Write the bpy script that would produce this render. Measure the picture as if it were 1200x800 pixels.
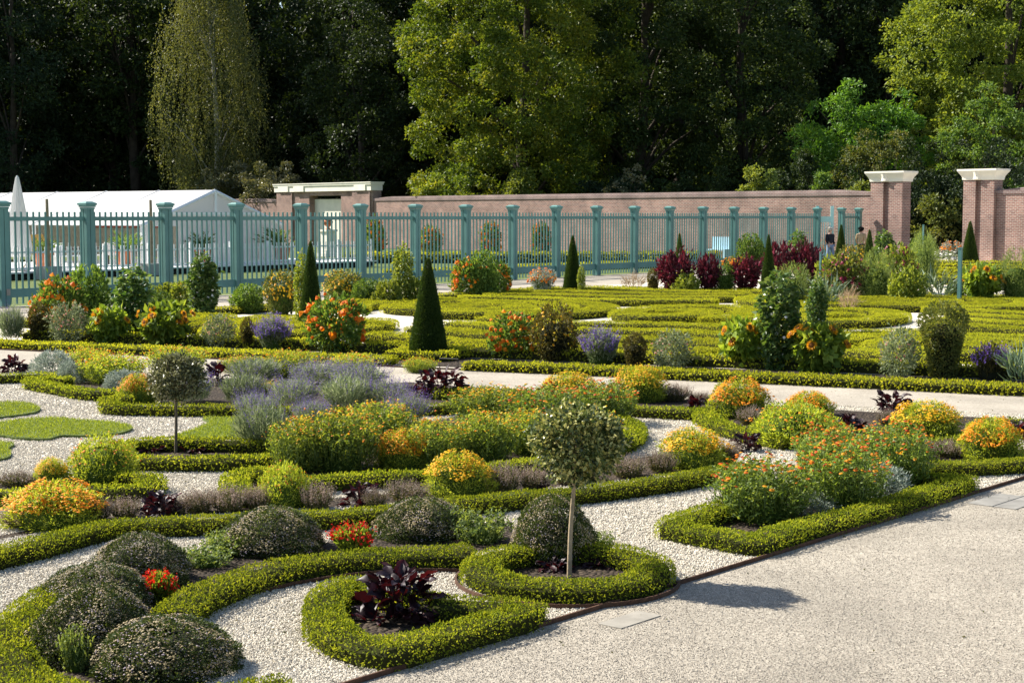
import bpy, math
import numpy as np
from mathutils import Vector

# ------------------------------------------------------------------ scene, camera, light
S = bpy.context.scene
COL = S.collection
for o in list(bpy.data.objects):
    bpy.data.objects.remove(o)
R = math.radians
F, CH, HOR = 1850.0, 2.4, 252.0            # focal length in photo pixels, eye height, horizon row
KD = F / 2333.0                            # distances of the background were first measured for another lens
TH = math.atan((400 - HOR) / F)
CT, ST = math.cos(TH), math.sin(TH)

cam = bpy.data.cameras.new('camera')
cam.lens = F / 1200 * 36
cam.sensor_width = 36
cam.clip_start = 0.5
cam.clip_end = 3000
camo = bpy.data.objects.new('camera', cam)
COL.objects.link(camo)
camo.location = (0, 0, CH)
camo.rotation_euler = (math.pi / 2 - TH, 0, 0)
S.camera = camo

SUN_AZ, SUN_EL = R(-63), R(40)             # azimuth from +Y, negative = left
sunv = Vector((math.sin(SUN_AZ) * math.cos(SUN_EL), math.cos(SUN_AZ) * math.cos(SUN_EL), math.sin(SUN_EL)))
sl = bpy.data.lights.new('sun', 'SUN')
sl.energy = 5.0
sl.angle = R(0.5)
sl.color = (1.0, 0.94, 0.83)
so = bpy.data.objects.new('sun', sl)
COL.objects.link(so)
so.rotation_euler = sunv.to_track_quat('Z', 'Y').to_euler()
so.location = (-40, 60, 60)

W = bpy.data.worlds.new('World')
S.world = W
W.use_nodes = True
nt = W.node_tree
bgn = nt.nodes['Background']
sky = nt.nodes.new('ShaderNodeTexSky')
sky.sky_type = 'NISHITA'
sky.sun_disc = False
sky.sun_elevation = SUN_EL
sky.sun_rotation = SUN_AZ
nt.links.new(sky.outputs[0], bgn.inputs[0])
bgn.inputs[1].default_value = 0.075
S.view_settings.view_transform = 'Standard'
S.view_settings.look = 'None'
S.view_settings.gamma = 1
S.view_settings.exposure = 1.25
S.cycles.max_bounces = 6
S.cycles.transparent_max_bounces = 4


# ------------------------------------------------------------------ geometry helpers
def U(x, y, z=0.0):
    """where the photo's pixel (x, y) meets the height z in the garden"""
    a, b = (x - 600) / F, (400 - y) / F
    dz = -ST + b * CT
    t = (z - CH) / dz
    return np.array([a * t, (CT + b * ST) * t, z])


def dep(x, y, z=0.0):
    b = (400 - y) / F
    return (z - CH) / (-ST + b * CT)


def proj(p):
    q = p[1] * CT - (p[2] - CH) * ST
    return 600 + F * p[0] / q, 400 - F * (p[1] * ST + (p[2] - CH) * CT) / q, q


def AT(x, D, z=0.0):
    D = D * KD
    return np.array([(x - 600) / F * D, D, z])


def rng(seed):
    return np.random.default_rng(seed)


def nrm(a):
    return a / np.maximum(np.linalg.norm(a, axis=-1, keepdims=True), 1e-9)


class MB:
    def __init__(s):
        s.V, s.Fs, s.n = [], [], 0

    def add(s, V, Fc, rnd=None, mat=0):
        V = np.asarray(V, float).reshape(-1, 3)
        Fc = np.asarray(Fc, int)
        if len(Fc) == 0:
            return
        r = np.full(len(Fc), 0.5) if rnd is None else np.broadcast_to(np.asarray(rnd, float), (len(Fc),))
        s.V.append(V)
        s.Fs.append((Fc + s.n, r, np.full(len(Fc), mat)))
        s.n += len(V)

    def build(s, name, mats, flat=True):
        me = bpy.data.meshes.new(name)
        V = np.concatenate(s.V)
        me.vertices.add(len(V))
        me.vertices.foreach_set('co', V.astype(np.float32).ravel())
        li = np.concatenate([f.ravel() for f, r, m in s.Fs])
        tot = np.concatenate([np.full(len(f), f.shape[1]) for f, r, m in s.Fs])
        me.loops.add(len(li))
        me.loops.foreach_set('vertex_index', li.astype(np.int32))
        me.polygons.add(len(tot))
        me.polygons.foreach_set('loop_start', (np.cumsum(tot) - tot).astype(np.int32))
        me.polygons.foreach_set('material_index', np.concatenate([m for f, r, m in s.Fs]).astype(np.int32))
        me.update(calc_edges=True)
        a = me.attributes.new('rnd', 'FLOAT', 'FACE')
        a.data.foreach_set('value', np.concatenate([r for f, r, m in s.Fs]).astype(np.float32))
        if flat:
            a = me.attributes.new('sharp_face', 'BOOLEAN', 'FACE')
            a.data.foreach_set('value', np.ones(len(tot), bool))
        for m in (mats if isinstance(mats, (list, tuple)) else [mats]):
            me.materials.append(m)
        return me

    # primitives
    def box(s, c, size, rnd=None, mat=0, ax=None, top=1.0):
        """box with centre c, full size; ax = unit vector of local x in plan; top = scale of the top face"""
        hx, hy, hz = [q / 2 for q in size]
        u = np.array([1, 0, 0]) if ax is None else np.array([ax[0], ax[1], 0])
        v = np.array([-u[1], u[0], 0])
        c = np.asarray(c, float)
        vs = []
        for z, k in ((-hz, 1.0), (hz, top)):
            for sx, sy in ((-1, -1), (1, -1), (1, 1), (-1, 1)):
                vs.append(c + u * hx * sx * k + v * hy * sy * k + np.array([0, 0, z]))
        f = [[0, 3, 2, 1], [4, 5, 6, 7], [0, 1, 5, 4], [1, 2, 6, 5], [2, 3, 7, 6], [3, 0, 4, 7]]
        s.add(vs, f, rnd, mat)

    def tube(s, pts, rad, n=7, rnd=None, mat=0, cap=True):
        pts = np.asarray(pts, float)
        rad = np.broadcast_to(np.asarray(rad, float), (len(pts),))
        T = nrm(np.gradient(pts, axis=0))
        ref = np.array([0.3, 0.9, 0.1]) if abs(T[0][2]) > .7 else np.array([0, 0, 1.0])
        A = nrm(np.cross(T, ref))
        B = np.cross(T, A)
        th = np.arange(n) * 2 * np.pi / n
        V = pts[:, None] + rad[:, None, None] * (np.cos(th)[None, :, None] * A[:, None] + np.sin(th)[None, :, None] * B[:, None])
        k = len(pts)
        i = np.arange(k - 1)[:, None] * n
        j = np.arange(n)[None]
        j2 = (j + 1) % n
        f = np.stack([i + j, i + j2, i + n + j2, i + n + j], -1).reshape(-1, 4)
        s.add(V.reshape(-1, 3), f, rnd, mat)
        if cap:
            for r0, rv in ((0, True), (k - 1, False)):
                idx = np.arange(n)
                s.add(V[r0], [idx[::-1] if rv else idx], None if rnd is None else np.ravel(rnd)[0], mat)

    def lathe(s, prof, n=16, c=(0, 0, 0), rnd=None, mat=0):
        prof = np.asarray(prof, float)
        th = np.arange(n) * 2 * np.pi / n
        V = np.stack([prof[:, 0, None] * np.cos(th), prof[:, 0, None] * np.sin(th), np.repeat(prof[:, 1, None], n, 1)], -1) + np.asarray(c)
        k = len(prof)
        i = np.arange(k - 1)[:, None] * n
        j = np.arange(n)[None]
        j2 = (j + 1) % n
        f = np.stack([i + j, i + j2, i + n + j2, i + n + j], -1).reshape(-1, 4)
        s.add(V.reshape(-1, 3), f, rnd, mat)

    def leaves(s, P, A, L, Wd, g, mat=0, rnd=None, fold=0.15, face=None):
        """one diamond leaf per point P along the axes A"""
        n = len(P)
        A = nrm(A)
        L = np.broadcast_to(L, (n,))[:, None]
        Wd = np.broadcast_to(Wd, (n,))[:, None]
        Sd = nrm(np.cross(A, g.normal(size=(n, 3)) if face is None else face))
        N = np.cross(Sd, A)
        V = np.stack([P, P + A * L * .5 + Sd * Wd / 2 + N * L * fold, P + A * L, P + A * L * .5 - Sd * Wd / 2 + N * L * fold], 1)
        f = np.arange(n * 4).reshape(n, 4)
        s.add(V.reshape(-1, 3), f, g.random(n) if rnd is None else rnd, mat)

    def discs(s, P, N, rad, g, k=6, dome=.35, mat=0, rnd=None, notch=.25):
        """small rosettes facing N"""
        n = len(P)
        N = nrm(N)
        A = nrm(np.cross(N, g.normal(size=(n, 3))))
        B = np.cross(N, A)
        rad = np.broadcast_to(rad, (n,))
        th = np.arange(k) * 2 * np.pi / k
        rr = rad[:, None] * (1 - notch * g.random((n, k)))
        V = P[:, None] + rr[..., None] * (np.cos(th)[None, :, None] * A[:, None] + np.sin(th)[None, :, None] * B[:, None])
        V = np.concatenate([(P + N * (rad * dome)[:, None])[:, None], V], 1)
        i = np.arange(n)[:, None] * (k + 1)
        j = np.arange(k)[None]
        f = np.stack([i + 0 * j, i + 1 + j, i + 1 + (j + 1) % k], -1).reshape(-1, 3)
        r = g.random(n) if rnd is None else np.broadcast_to(rnd, (n,))
        s.add(V.reshape(-1, 3), f, np.repeat(r, k), mat)


def link(name, me, parent=None, loc=None):
    o = bpy.data.objects.new(name, me)
    COL.objects.link(o)
    if parent is not None:
        o.parent = parent
    if loc is not None:
        o.location = loc
    return o


def tag(o, label=None, cat=None, group=None, kind=None):
    if label:
        o['label'] = label
    if cat:
        o['category'] = cat
    if group:
        o['group'] = group
    if kind:
        o['kind'] = kind
    return o


def thing(name, label, cat, loc=(0, 0, 0), rz=0.0, group=None, scale=None):
    o = bpy.data.objects.new(name, None)
    COL.objects.link(o)
    o.location = loc
    o.rotation_euler = (0, 0, rz)
    o.empty_display_size = .2
    if scale is not None:
        o.scale = scale
    return tag(o, label, cat, group)


# ------------------------------------------------------------------ materials
def new_mat(name):
    m = bpy.data.materials.new(name)
    m.use_nodes = True
    t = m.node_tree
    return m, t.nodes, t.links, t.nodes['Principled BSDF'], t.nodes['Material Output']


def ramp(N, cols):
    r = N.new('ShaderNodeValToRGB')
    e = r.color_ramp.elements
    while len(e) < len(cols):
        e.new(0.5)
    for i, c in enumerate(cols):
        e[i].position = i / max(1, len(cols) - 1)
        e[i].color = (*c, 1)
    return r


def leaf_mat(name, cols, trans=.35, rough=.55, spec=.25, tint=(1.7, 1.5, .6), objvar=.18):
    m, N, L, P, O = new_mat(name)
    a = N.new('ShaderNodeAttribute')
    a.attribute_name = 'rnd'
    r = ramp(N, cols)
    L.new(a.outputs['Fac'], r.inputs[0])
    oi = N.new('ShaderNodeObjectInfo')
    mr = N.new('ShaderNodeMapRange')
    mr.inputs['To Min'].default_value = 1 - objvar
    mr.inputs['To Max'].default_value = 1 + objvar
    L.new(oi.outputs['Random'], mr.inputs['Value'])
    hs = N.new('ShaderNodeHueSaturation')
    L.new(mr.outputs[0], hs.inputs['Value'])
    L.new(r.outputs[0], hs.inputs['Color'])
    L.new(hs.outputs[0], P.inputs['Base Color'])
    P.inputs['Roughness'].default_value = rough
    P.inputs['Specular IOR Level'].default_value = spec
    if trans > 0:
        tr = N.new('ShaderNodeBsdfTranslucent')
        mul = N.new('ShaderNodeMix')
        mul.data_type = 'RGBA'
        mul.blend_type = 'MULTIPLY'
        mul.inputs[0].default_value = 1
        L.new(hs.outputs[0], mul.inputs[6])
        mul.inputs[7].default_value = (*tint, 1)
        L.new(mul.outputs[2], tr.inputs[0])
        mx = N.new('ShaderNodeMixShader')
        mx.inputs[0].default_value = trans
        L.new(P.outputs[0], mx.inputs[1])
        L.new(tr.outputs[0], mx.inputs[2])
        L.new(mx.outputs[0], O.inputs[0])
    return m


def plain(name, col, rough=.6, spec=.4, var=.12, scale=6.0, bump=0.0, metal=0.0):
    m, N, L, P, O = new_mat(name)
    tc = N.new('ShaderNodeTexCoord')
    nz = N.new('ShaderNodeTexNoise')
    nz.inputs['Scale'].default_value = scale
    nz.inputs['Detail'].default_value = 6
    L.new(tc.outputs['Object'], nz.inputs['Vector'])
    r = ramp(N, [tuple(c * (1 - var) for c in col), tuple(min(1, c * (1 + var)) for c in col)])
    r.color_ramp.elements[0].position = .3
    r.color_ramp.elements[1].position = .7
    L.new(nz.outputs['Fac'], r.inputs[0])
    oi = N.new('ShaderNodeObjectInfo')
    mo = N.new('ShaderNodeMapRange')
    mo.inputs['To Min'].default_value = 1 - var * .7
    mo.inputs['To Max'].default_value = 1 + var * .7
    L.new(oi.outputs['Random'], mo.inputs['Value'])
    hs = N.new('ShaderNodeHueSaturation')
    L.new(mo.outputs[0], hs.inputs['Value'])
    L.new(r.outputs[0], hs.inputs['Color'])
    L.new(hs.outputs[0], P.inputs['Base Color'])
    P.inputs['Roughness'].default_value = rough
    P.inputs['Specular IOR Level'].default_value = spec
    P.inputs['Metallic'].default_value = metal
    if bump:
        b = N.new('ShaderNodeBump')
        b.inputs['Strength'].default_value = bump
        b.inputs['Distance'].default_value = .02
        L.new(nz.outputs['Fac'], b.inputs['Height'])
        L.new(b.outputs[0], P.inputs['Normal'])
    return m


def gravel_mat(name, cols, cell, bump=.5, dist=.012, patch=.12):
    """ground of small stones: voronoi cells for the stones, noise for damp and worn patches"""
    m, N, L, P, O = new_mat(name)
    tc = N.new('ShaderNodeTexCoord')
    v = N.new('ShaderNodeTexVoronoi')
    v.inputs['Scale'].default_value = 1 / cell
    L.new(tc.outputs['Object'], v.inputs['Vector'])
    r = ramp(N, cols)
    sp = N.new('ShaderNodeSeparateColor')
    L.new(v.outputs['Color'], sp.inputs[0])
    L.new(sp.outputs[0], r.inputs[0])
    nz = N.new('ShaderNodeTexNoise')
    nz.inputs['Scale'].default_value = .7
    nz.inputs['Detail'].default_value = 8
    nz.inputs['Roughness'].default_value = .7
    L.new(tc.outputs['Object'], nz.inputs['Vector'])
    mr = N.new('ShaderNodeMapRange')
    mr.inputs['From Min'].default_value = .3
    mr.inputs['From Max'].default_value = .7
    mr.inputs['To Min'].default_value = 1 - patch
    mr.inputs['To Max'].default_value = 1 + patch
    L.new(nz.outputs['Fac'], mr.inputs['Value'])
    hs = N.new('ShaderNodeHueSaturation')
    L.new(mr.outputs[0], hs.inputs['Value'])
    L.new(r.outputs[0], hs.inputs['Color'])
    L.new(hs.outputs[0], P.inputs['Base Color'])
    P.inputs['Roughness'].default_value = .9
    P.inputs['Specular IOR Level'].default_value = .2
    b = N.new('ShaderNodeBump')
    b.invert = True
    b.inputs['Strength'].default_value = bump
    b.inputs['Distance'].default_value = dist
    L.new(v.outputs['Distance'], b.inputs['Height'])
    L.new(b.outputs[0], P.inputs['Normal'])
    return m


def brick_mat(name, c1, c2, mortar):
    m, N, L, P, O = new_mat(name)
    tc = N.new('ShaderNodeTexCoord')
    sx = N.new('ShaderNodeSeparateXYZ')
    L.new(tc.outputs['Object'], sx.inputs[0])
    ad = N.new('ShaderNodeMath')
    L.new(sx.outputs[0], ad.inputs[0])
    L.new(sx.outputs[1], ad.inputs[1])
    cx = N.new('ShaderNodeCombineXYZ')
    L.new(ad.outputs[0], cx.inputs[0])
    L.new(sx.outputs[2], cx.inputs[1])
    b = N.new('ShaderNodeTexBrick')
    b.inputs['Scale'].default_value = 1
    b.inputs['Brick Width'].default_value = .24
    b.inputs['Row Height'].default_value = .082
    b.inputs['Mortar Size'].default_value = .011
    b.inputs['Mortar Smooth'].default_value = .2
    b.inputs['Bias'].default_value = -.1
    b.inputs['Color1'].default_value = (*c1, 1)
    b.inputs['Color2'].default_value = (*c2, 1)
    b.inputs['Mortar'].default_value = (*mortar, 1)
    L.new(cx.outputs[0], b.inputs['Vector'])
    nz = N.new('ShaderNodeTexNoise')
    nz.inputs['Scale'].default_value = .9
    nz.inputs['Detail'].default_value = 7
    L.new(tc.outputs['Object'], nz.inputs['Vector'])
    mr = N.new('ShaderNodeMapRange')
    mr.inputs['From Min'].default_value = .3
    mr.inputs['From Max'].default_value = .7
    mr.inputs['To Min'].default_value = .66
    mr.inputs['To Max'].default_value = 1.25
    L.new(nz.outputs['Fac'], mr.inputs['Value'])
    hs = N.new('ShaderNodeHueSaturation')
    L.new(mr.outputs[0], hs.inputs['Value'])
    L.new(b.outputs['Color'], hs.inputs['Color'])
    L.new(hs.outputs[0], P.inputs['Base Color'])
    P.inputs['Roughness'].default_value = .9
    bp = N.new('ShaderNodeBump')
    bp.invert = True
    bp.inputs['Strength'].default_value = .6
    bp.inputs['Distance'].default_value = .012
    L.new(b.outputs['Fac'], bp.inputs['Height'])
    L.new(bp.outputs[0], P.inputs['Normal'])
    return m


M = {}
# foliage
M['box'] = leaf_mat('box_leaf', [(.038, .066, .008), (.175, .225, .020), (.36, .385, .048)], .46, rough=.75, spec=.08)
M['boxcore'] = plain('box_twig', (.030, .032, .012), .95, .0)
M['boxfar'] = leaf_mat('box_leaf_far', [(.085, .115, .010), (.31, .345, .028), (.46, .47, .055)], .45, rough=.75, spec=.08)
M['marileaf'] = leaf_mat('marigold_leaf', [(.14, .20, .022), (.26, .33, .04), (.35, .40, .07)], .50)
M['marileaf2'] = leaf_mat('zinnia_leaf', [(.075, .13, .022), (.15, .23, .045), (.26, .33, .085)], .45)
M['marileaf3'] = leaf_mat('coreopsis_leaf', [(.085, .14, .020), (.18, .25, .04), (.30, .35, .08)], .46)
M['maricore'] = plain('marigold_stalk', (.045, .075, .012), .9, .1)
M['fl_orange'] = leaf_mat('orange_petal', [(.62, .13, .008), (.78, .24, .01), (.82, .36, .015)], .35, tint=(1, 1, 1), objvar=.05)
M['fl_dahlia'] = leaf_mat('dahlia_petal', [(.80, .13, .006), (.86, .24, .008), (.88, .33, .012)], .35, tint=(1, 1, 1), objvar=.05)
M['fl_yellow'] = leaf_mat('yellow_petal', [(.80, .36, .01), (.82, .48, .015), (.85, .58, .03)], .35, tint=(1, 1, 1), objvar=.05)
M['fl_amber'] = leaf_mat('amber_petal', [(.70, .20, .008), (.80, .33, .012), (.82, .45, .015)], .35, tint=(1, 1, 1), objvar=.05)
M['fl_rust'] = leaf_mat('rust_petal', [(.40, .045, .006), (.60, .09, .008), (.72, .20, .010), (.78, .36, .015)], .35, tint=(1, 1, 1), objvar=.05)
M['fl_red'] = leaf_mat('red_petal', [(.60, .015, .010), (.75, .04, .015)], .35, tint=(1, 1, 1))
M['fl_pink'] = leaf_mat('salmon_petal', [(.55, .16, .11), (.68, .32, .22), (.62, .40, .28)], .35, tint=(1, 1, 1))
M['fl_purple'] = leaf_mat('purple_petal', [(.09, .055, .24), (.19, .12, .42), (.30, .20, .52)], .30, tint=(1, 1, 1))
M['fl_lilac'] = leaf_mat('lilac_petal', [(.34, .16, .62), (.48, .28, .74)], .30, tint=(1, 1, 1))
M['fl_white'] = leaf_mat('white_petal', [(.70, .66, .58), (.80, .78, .70)], .30, tint=(1, 1, 1))
M['sunhead'] = leaf_mat('sunflower_petal', [(.82, .36, .012), (.86, .46, .02)], .30, tint=(1, 1, 1), objvar=.12)
M['sundisc'] = plain('sunflower_disc', (.16, .06, .015), .9, .1)
M['dome'] = leaf_mat('aster_leaf', [(.018, .034, .010), (.048, .075, .018), (.10, .135, .034)], .26)
M['domecore'] = plain('aster_twig', (.016, .018, .009), .9, .1)
M['bud'] = leaf_mat('aster_bud', [(.08, .06, .035), (.17, .14, .055), (.33, .26, .12), (.47, .37, .23)], .15, tint=(1, 1, 1))
M['budpale'] = leaf_mat('aster_flower', [(.30, .24, .30), (.46, .38, .40)], .2, tint=(1, 1, 1))
M['dark'] = leaf_mat('dark_leaf', [(.016, .007, .012), (.030, .011, .016), (.060, .014, .018)], .22, .48, .35, tint=(1.9, .42, .32))
M['darkred'] = leaf_mat('amaranth_leaf', [(.035, .010, .014), (.075, .016, .026), (.13, .03, .045)], .28, tint=(1.6, .6, .6))
M['fl_amaranth'] = leaf_mat('amaranth_plume', [(.15, .012, .03), (.26, .03, .06)], .25, tint=(1.3, .8, .8))
M['silver'] = leaf_mat('silver_leaf', [(.19, .24, .19), (.33, .38, .31), (.46, .50, .43)], .20, tint=(1, 1, .9))
M['lav'] = leaf_mat('lavender_leaf', [(.10, .14, .065), (.22, .27, .13), (.40, .43, .25)], .32, tint=(1, 1, .8))
M['brownspike'] = leaf_mat('basil_spike', [(.16, .11, .085), (.30, .22, .175), (.42, .32, .27)], .25, tint=(1, 1, 1))
M['brownleaf'] = leaf_mat('basil_leaf', [(.055, .07, .028), (.11, .12, .05), (.16, .13, .08)], .25)
M['green'] = leaf_mat('mid_green_leaf', [(.045, .095, .018), (.095, .170, .034), (.17, .25, .06)], .40)
M['sunleaf'] = leaf_mat('sunflower_leaf', [(.08, .14, .018), (.16, .24, .034), (.26, .34, .06)], .45)
M['feather'] = leaf_mat('feather_leaf', [(.07, .11, .03), (.14, .20, .06), (.24, .30, .10)], .38)
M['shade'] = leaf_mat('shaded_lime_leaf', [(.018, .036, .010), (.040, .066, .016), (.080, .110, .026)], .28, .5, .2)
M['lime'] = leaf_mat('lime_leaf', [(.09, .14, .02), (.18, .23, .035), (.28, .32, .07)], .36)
M['deep'] = leaf_mat('deep_green_leaf', [(.035, .08, .02), (.08, .15, .035), (.18, .25, .09)], .35, .4, .4)
M['cone'] = leaf_mat('yew_leaf', [(.026, .060, .012), (.050, .095, .018), (.085, .135, .026)], .20)
M['conecore'] = plain('yew_twig', (.016, .030, .010), .9, .1)
M['bronze'] = leaf_mat('bronze_leaf', [(.050, .045, .012), (.095, .085, .022), (.17, .15, .04)], .25)
M['olive'] = leaf_mat('olive_leaf', [(.06, .085, .02), (.11, .14, .035), (.20, .20, .06)], .35)
M['holly'] = leaf_mat('variegated_leaf', [(.028, .048, .014), (.06, .09, .024), (.16, .19, .05), (.42, .40, .13), (.56, .52, .20)], .18, .35, .5, tint=(1, 1, .7))
M['hollygrey'] = leaf_mat('variegated_leaf_pale', [(.045, .055, .022), (.11, .12, .045), (.25, .25, .11), (.46, .44, .24)], .18, .4, .4, tint=(1, 1, .8))
M['bark'] = plain('bark', (.16, .125, .085), .9, .2, .35, 9, .6)
M['barkpale'] = plain('pale_bark', (.40, .31, .20), .85, .2, .25, 14, .4)
M['barkdark'] = plain('dark_bark', (.045, .036, .026), .9, .2, .35, 3, .6)
M['birchbark'] = plain('birch_bark', (.30, .28, .23), .8, .2, .4, 3, .4)
M['dry'] = leaf_mat('dry_stem', [(.30, .20, .11), (.46, .34, .20)], .2, tint=(1, 1, 1))
M['stem'] = leaf_mat('green_stem', [(.05, .085, .02), (.12, .17, .04)], .1)
M['leek'] = leaf_mat('leek_leaf', [(.06, .11, .07), (.13, .20, .13), (.24, .30, .22)], .2)
# woods
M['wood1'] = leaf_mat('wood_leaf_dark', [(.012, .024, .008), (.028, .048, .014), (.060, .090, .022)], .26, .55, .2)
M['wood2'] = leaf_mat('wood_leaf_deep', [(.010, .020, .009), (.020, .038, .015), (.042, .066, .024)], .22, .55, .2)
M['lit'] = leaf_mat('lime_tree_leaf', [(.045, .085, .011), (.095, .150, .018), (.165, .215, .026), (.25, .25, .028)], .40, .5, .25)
M['lit2'] = leaf_mat('beech_leaf', [(.070, .115, .016), (.140, .190, .028), (.220, .265, .045)], .40, .5, .25)
M['birch'] = leaf_mat('birch_leaf', [(.060, .078, .026), (.110, .130, .045), (.175, .185, .075)], .40, .5, .3)
M['fresh'] = leaf_mat('fresh_leaf', [(.05, .13, .015), (.10, .22, .025), (.16, .30, .04)], .38, .5, .3)
M['rhodo'] = leaf_mat('rhododendron_leaf', [(.05, .065, .028), (.12, .125, .055), (.21, .20, .11)], .18, .4, .45)
# ground
M['white_gravel'] = gravel_mat('white_gravel', [(.42, .38, .31), (.58, .53, .44), (.70, .65, .55)], .020, .6, .010, .08)
M['stone'] = leaf_mat('white_stone', [(.52, .475, .395), (.56, .515, .43)], 0, .85, .25, objvar=.32)
def grit_mat(name, cols):
    m, N, L, P, O = new_mat(name)
    tc = N.new('ShaderNodeTexCoord')
    col = None
    mixes = []
    for sc, dt in ((80, 4), (24, 7), (.8, 5)):
        nz = N.new('ShaderNodeTexNoise')
        nz.inputs['Scale'].default_value = sc
        nz.inputs['Detail'].default_value = dt
        nz.inputs['Roughness'].default_value = .7
        L.new(tc.outputs['Object'], nz.inputs['Vector'])
        mixes.append(nz)
    r = ramp(N, cols)
    r.color_ramp.elements[0].position = .33
    r.color_ramp.elements[1].position = .5
    r.color_ramp.elements[2].position = .66
    L.new(mixes[0].outputs['Fac'], r.inputs[0])
    mr = N.new('ShaderNodeMath')
    mr.operation = 'MULTIPLY'
    L.new(mixes[1].outputs['Fac'], mr.inputs[0])
    L.new(mixes[2].outputs['Fac'], mr.inputs[1])
    m2 = N.new('ShaderNodeMapRange')
    m2.inputs['From Min'].default_value = .13
    m2.inputs['From Max'].default_value = .37
    m2.inputs['To Min'].default_value = .70
    m2.inputs['To Max'].default_value = 1.22
    L.new(mr.outputs[0], m2.inputs['Value'])
    hs = N.new('ShaderNodeHueSaturation')
    L.new(m2.outputs[0], hs.inputs['Value'])
    L.new(r.outputs[0], hs.inputs['Color'])
    L.new(hs.outputs[0], P.inputs['Base Color'])
    P.inputs['Roughness'].default_value = .95
    P.inputs['Specular IOR Level'].default_value = .15
    b = N.new('ShaderNodeBump')
    b.inputs['Strength'].default_value = .7
    b.inputs['Distance'].default_value = .008
    L.new(mixes[0].outputs['Fac'], b.inputs['Height'])
    L.new(b.outputs[0], P.inputs['Normal'])
    return m


M['path'] = grit_mat('path_grit', [(.145, .124, .098), (.335, .300, .245), (.44, .40, .335)])
M['path2'] = grit_mat('pale_path_grit', [(.24, .21, .17), (.36, .322, .265), (.44, .40, .335)])
M['chip'] = leaf_mat('path_chip', [(.36, .32, .265), (.39, .35, .29)], 0, .9, .2, objvar=.6)
M['soil'] = gravel_mat('soil', [(.020, .014, .010), (.045, .032, .022), (.07, .052, .036)], .03, .9, .03, .25)
M['lawn'] = gravel_mat('lawn', [(.06, .088, .020), (.085, .118, .028), (.11, .145, .038)], .06, .4, .02, .15)
M['blade'] = leaf_mat('grass_blade', [(.11, .16, .018), (.18, .24, .032), (.26, .31, .055)], .4)
M['forest'] = gravel_mat('forest_floor', [(.03, .03, .014), (.045, .05, .02), (.06, .05, .03)], .2, .6, .05, .3)
M['rust'] = plain('rusted_steel', (.075, .038, .022), .85, .3, .4, 22, .3)
# built
M['teal'] = plain('teal_paint', (.090, .215, .200), .5, .4, .10, 2.0)
M['tealpale'] = plain('pale_teal_paint', (.42, .70, .66), .45, .4, .06, 3.0)
M['groove'] = plain('board_joint', (.012, .035, .038), .8, .2)
M['brick'] = brick_mat('brick', (.265, .138, .110), (.150, .072, .062), (.36, .32, .28))
M['coping'] = brick_mat('coping_brick', (.20, .125, .115), (.15, .095, .09), (.30, .26, .24))
M['cream'] = plain('cream_stone', (.72, .68, .59), .8, .3, .08, 1.6, .1)
M['canvas'] = leaf_mat('white_canvas', [(.68, .68, .68), (.74, .74, .73)], .45, .6, .2, tint=(1, 1, 1), objvar=.03)
M['white'] = plain('white_paint', (.78, .78, .77), .5, .4, .04)
M['deck'] = plain('deck_board', (.70, .70, .68), .7, .3, .08)
M['darkgap'] = plain('deck_gap_shade', (.03, .028, .025), .9, .1)  # near black, the shade under the deck put into the colour
M['beige'] = plain('tent_backdrop', (.62, .57, .50), .9, .2)
M['redtrim'] = plain('red_cloth', (.50, .10, .07), .8, .2)
M['darkwood'] = plain('dark_wood', (.045, .035, .032), .6, .3)
M['woodpost'] = plain('weathered_post', (.27, .21, .14), .85, .2, .3, 5)
M['concrete'] = plain('concrete', (.33, .34, .33), .9, .2, .15, 4)
M['terra'] = plain('terracotta', (.42, .15, .07), .8, .2, .15, 5)
M['ochre'] = plain('ochre_canvas', (.72, .40, .10), .8, .2, .06)
M['bluepale'] = plain('pale_blue_paint', (.42, .62, .74), .5, .4, .05)
M['slab'] = plain('pale_slab', (.265, .245, .21), .9, .2, .18, 7, .2)
M['slabgrey'] = plain('grey_slab', (.24, .23, .21), .9, .2, .18, 7, .2)
M['iron'] = plain('dark_iron', (.03, .03, .03), .6, .4)
M['skin'] = plain('skin', (.55, .33, .24), .6, .3, .05)
M['navy'] = plain('navy_cloth', (.016, .018, .026), .8, .2)
M['jean'] = plain('blue_cloth', (.20, .27, .38), .8, .2)
M['tan'] = plain('tan_cloth', (.42, .30, .18), .8, .2)
M['hairwhite'] = plain('white_hair', (.72, .68, .60), .7, .2)
M['hairdark'] = plain('dark_hair', (.018, .013, .010), .6, .3)

# ------------------------------------------------------------------ ground
STONEH = .15


def smooth(pts, n=8, closed=False):
    P = np.asarray(pts, float)
    k = len(P)
    out = []
    for i in range(k if closed else k - 1):
        if closed:
            p0, p1, p2, p3 = P[(i - 1) % k], P[i], P[(i + 1) % k], P[(i + 2) % k]
        else:
            p0, p1, p2, p3 = P[max(i - 1, 0)], P[i], P[i + 1], P[min(i + 2, k - 1)]
        for t in np.arange(n) / n:
            out.append(.5 * ((2 * p1) + (p2 - p0) * t + (2 * p0 - 5 * p1 + 4 * p2 - p3) * t * t + (3 * p1 - p0 - 3 * p2 + p3) * t ** 3))
    if not closed:
        out.append(P[-1])
    return np.array(out)


def resample(P, ds, closed=False):
    if closed:
        P = np.vstack([P, P[:1]])
    seg = np.linalg.norm(np.diff(P, axis=0), axis=1)
    s = np.concatenate([[0], np.cumsum(seg)])
    n = max(3, int(s[-1] / ds) + 1)
    q = np.linspace(0, s[-1], n + 1)
    out = np.stack([np.interp(q, s, P[:, i]) for i in range(P.shape[1])], 1)
    return (out[:-1] if closed else out), s[-1]


SOILS = []


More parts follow.
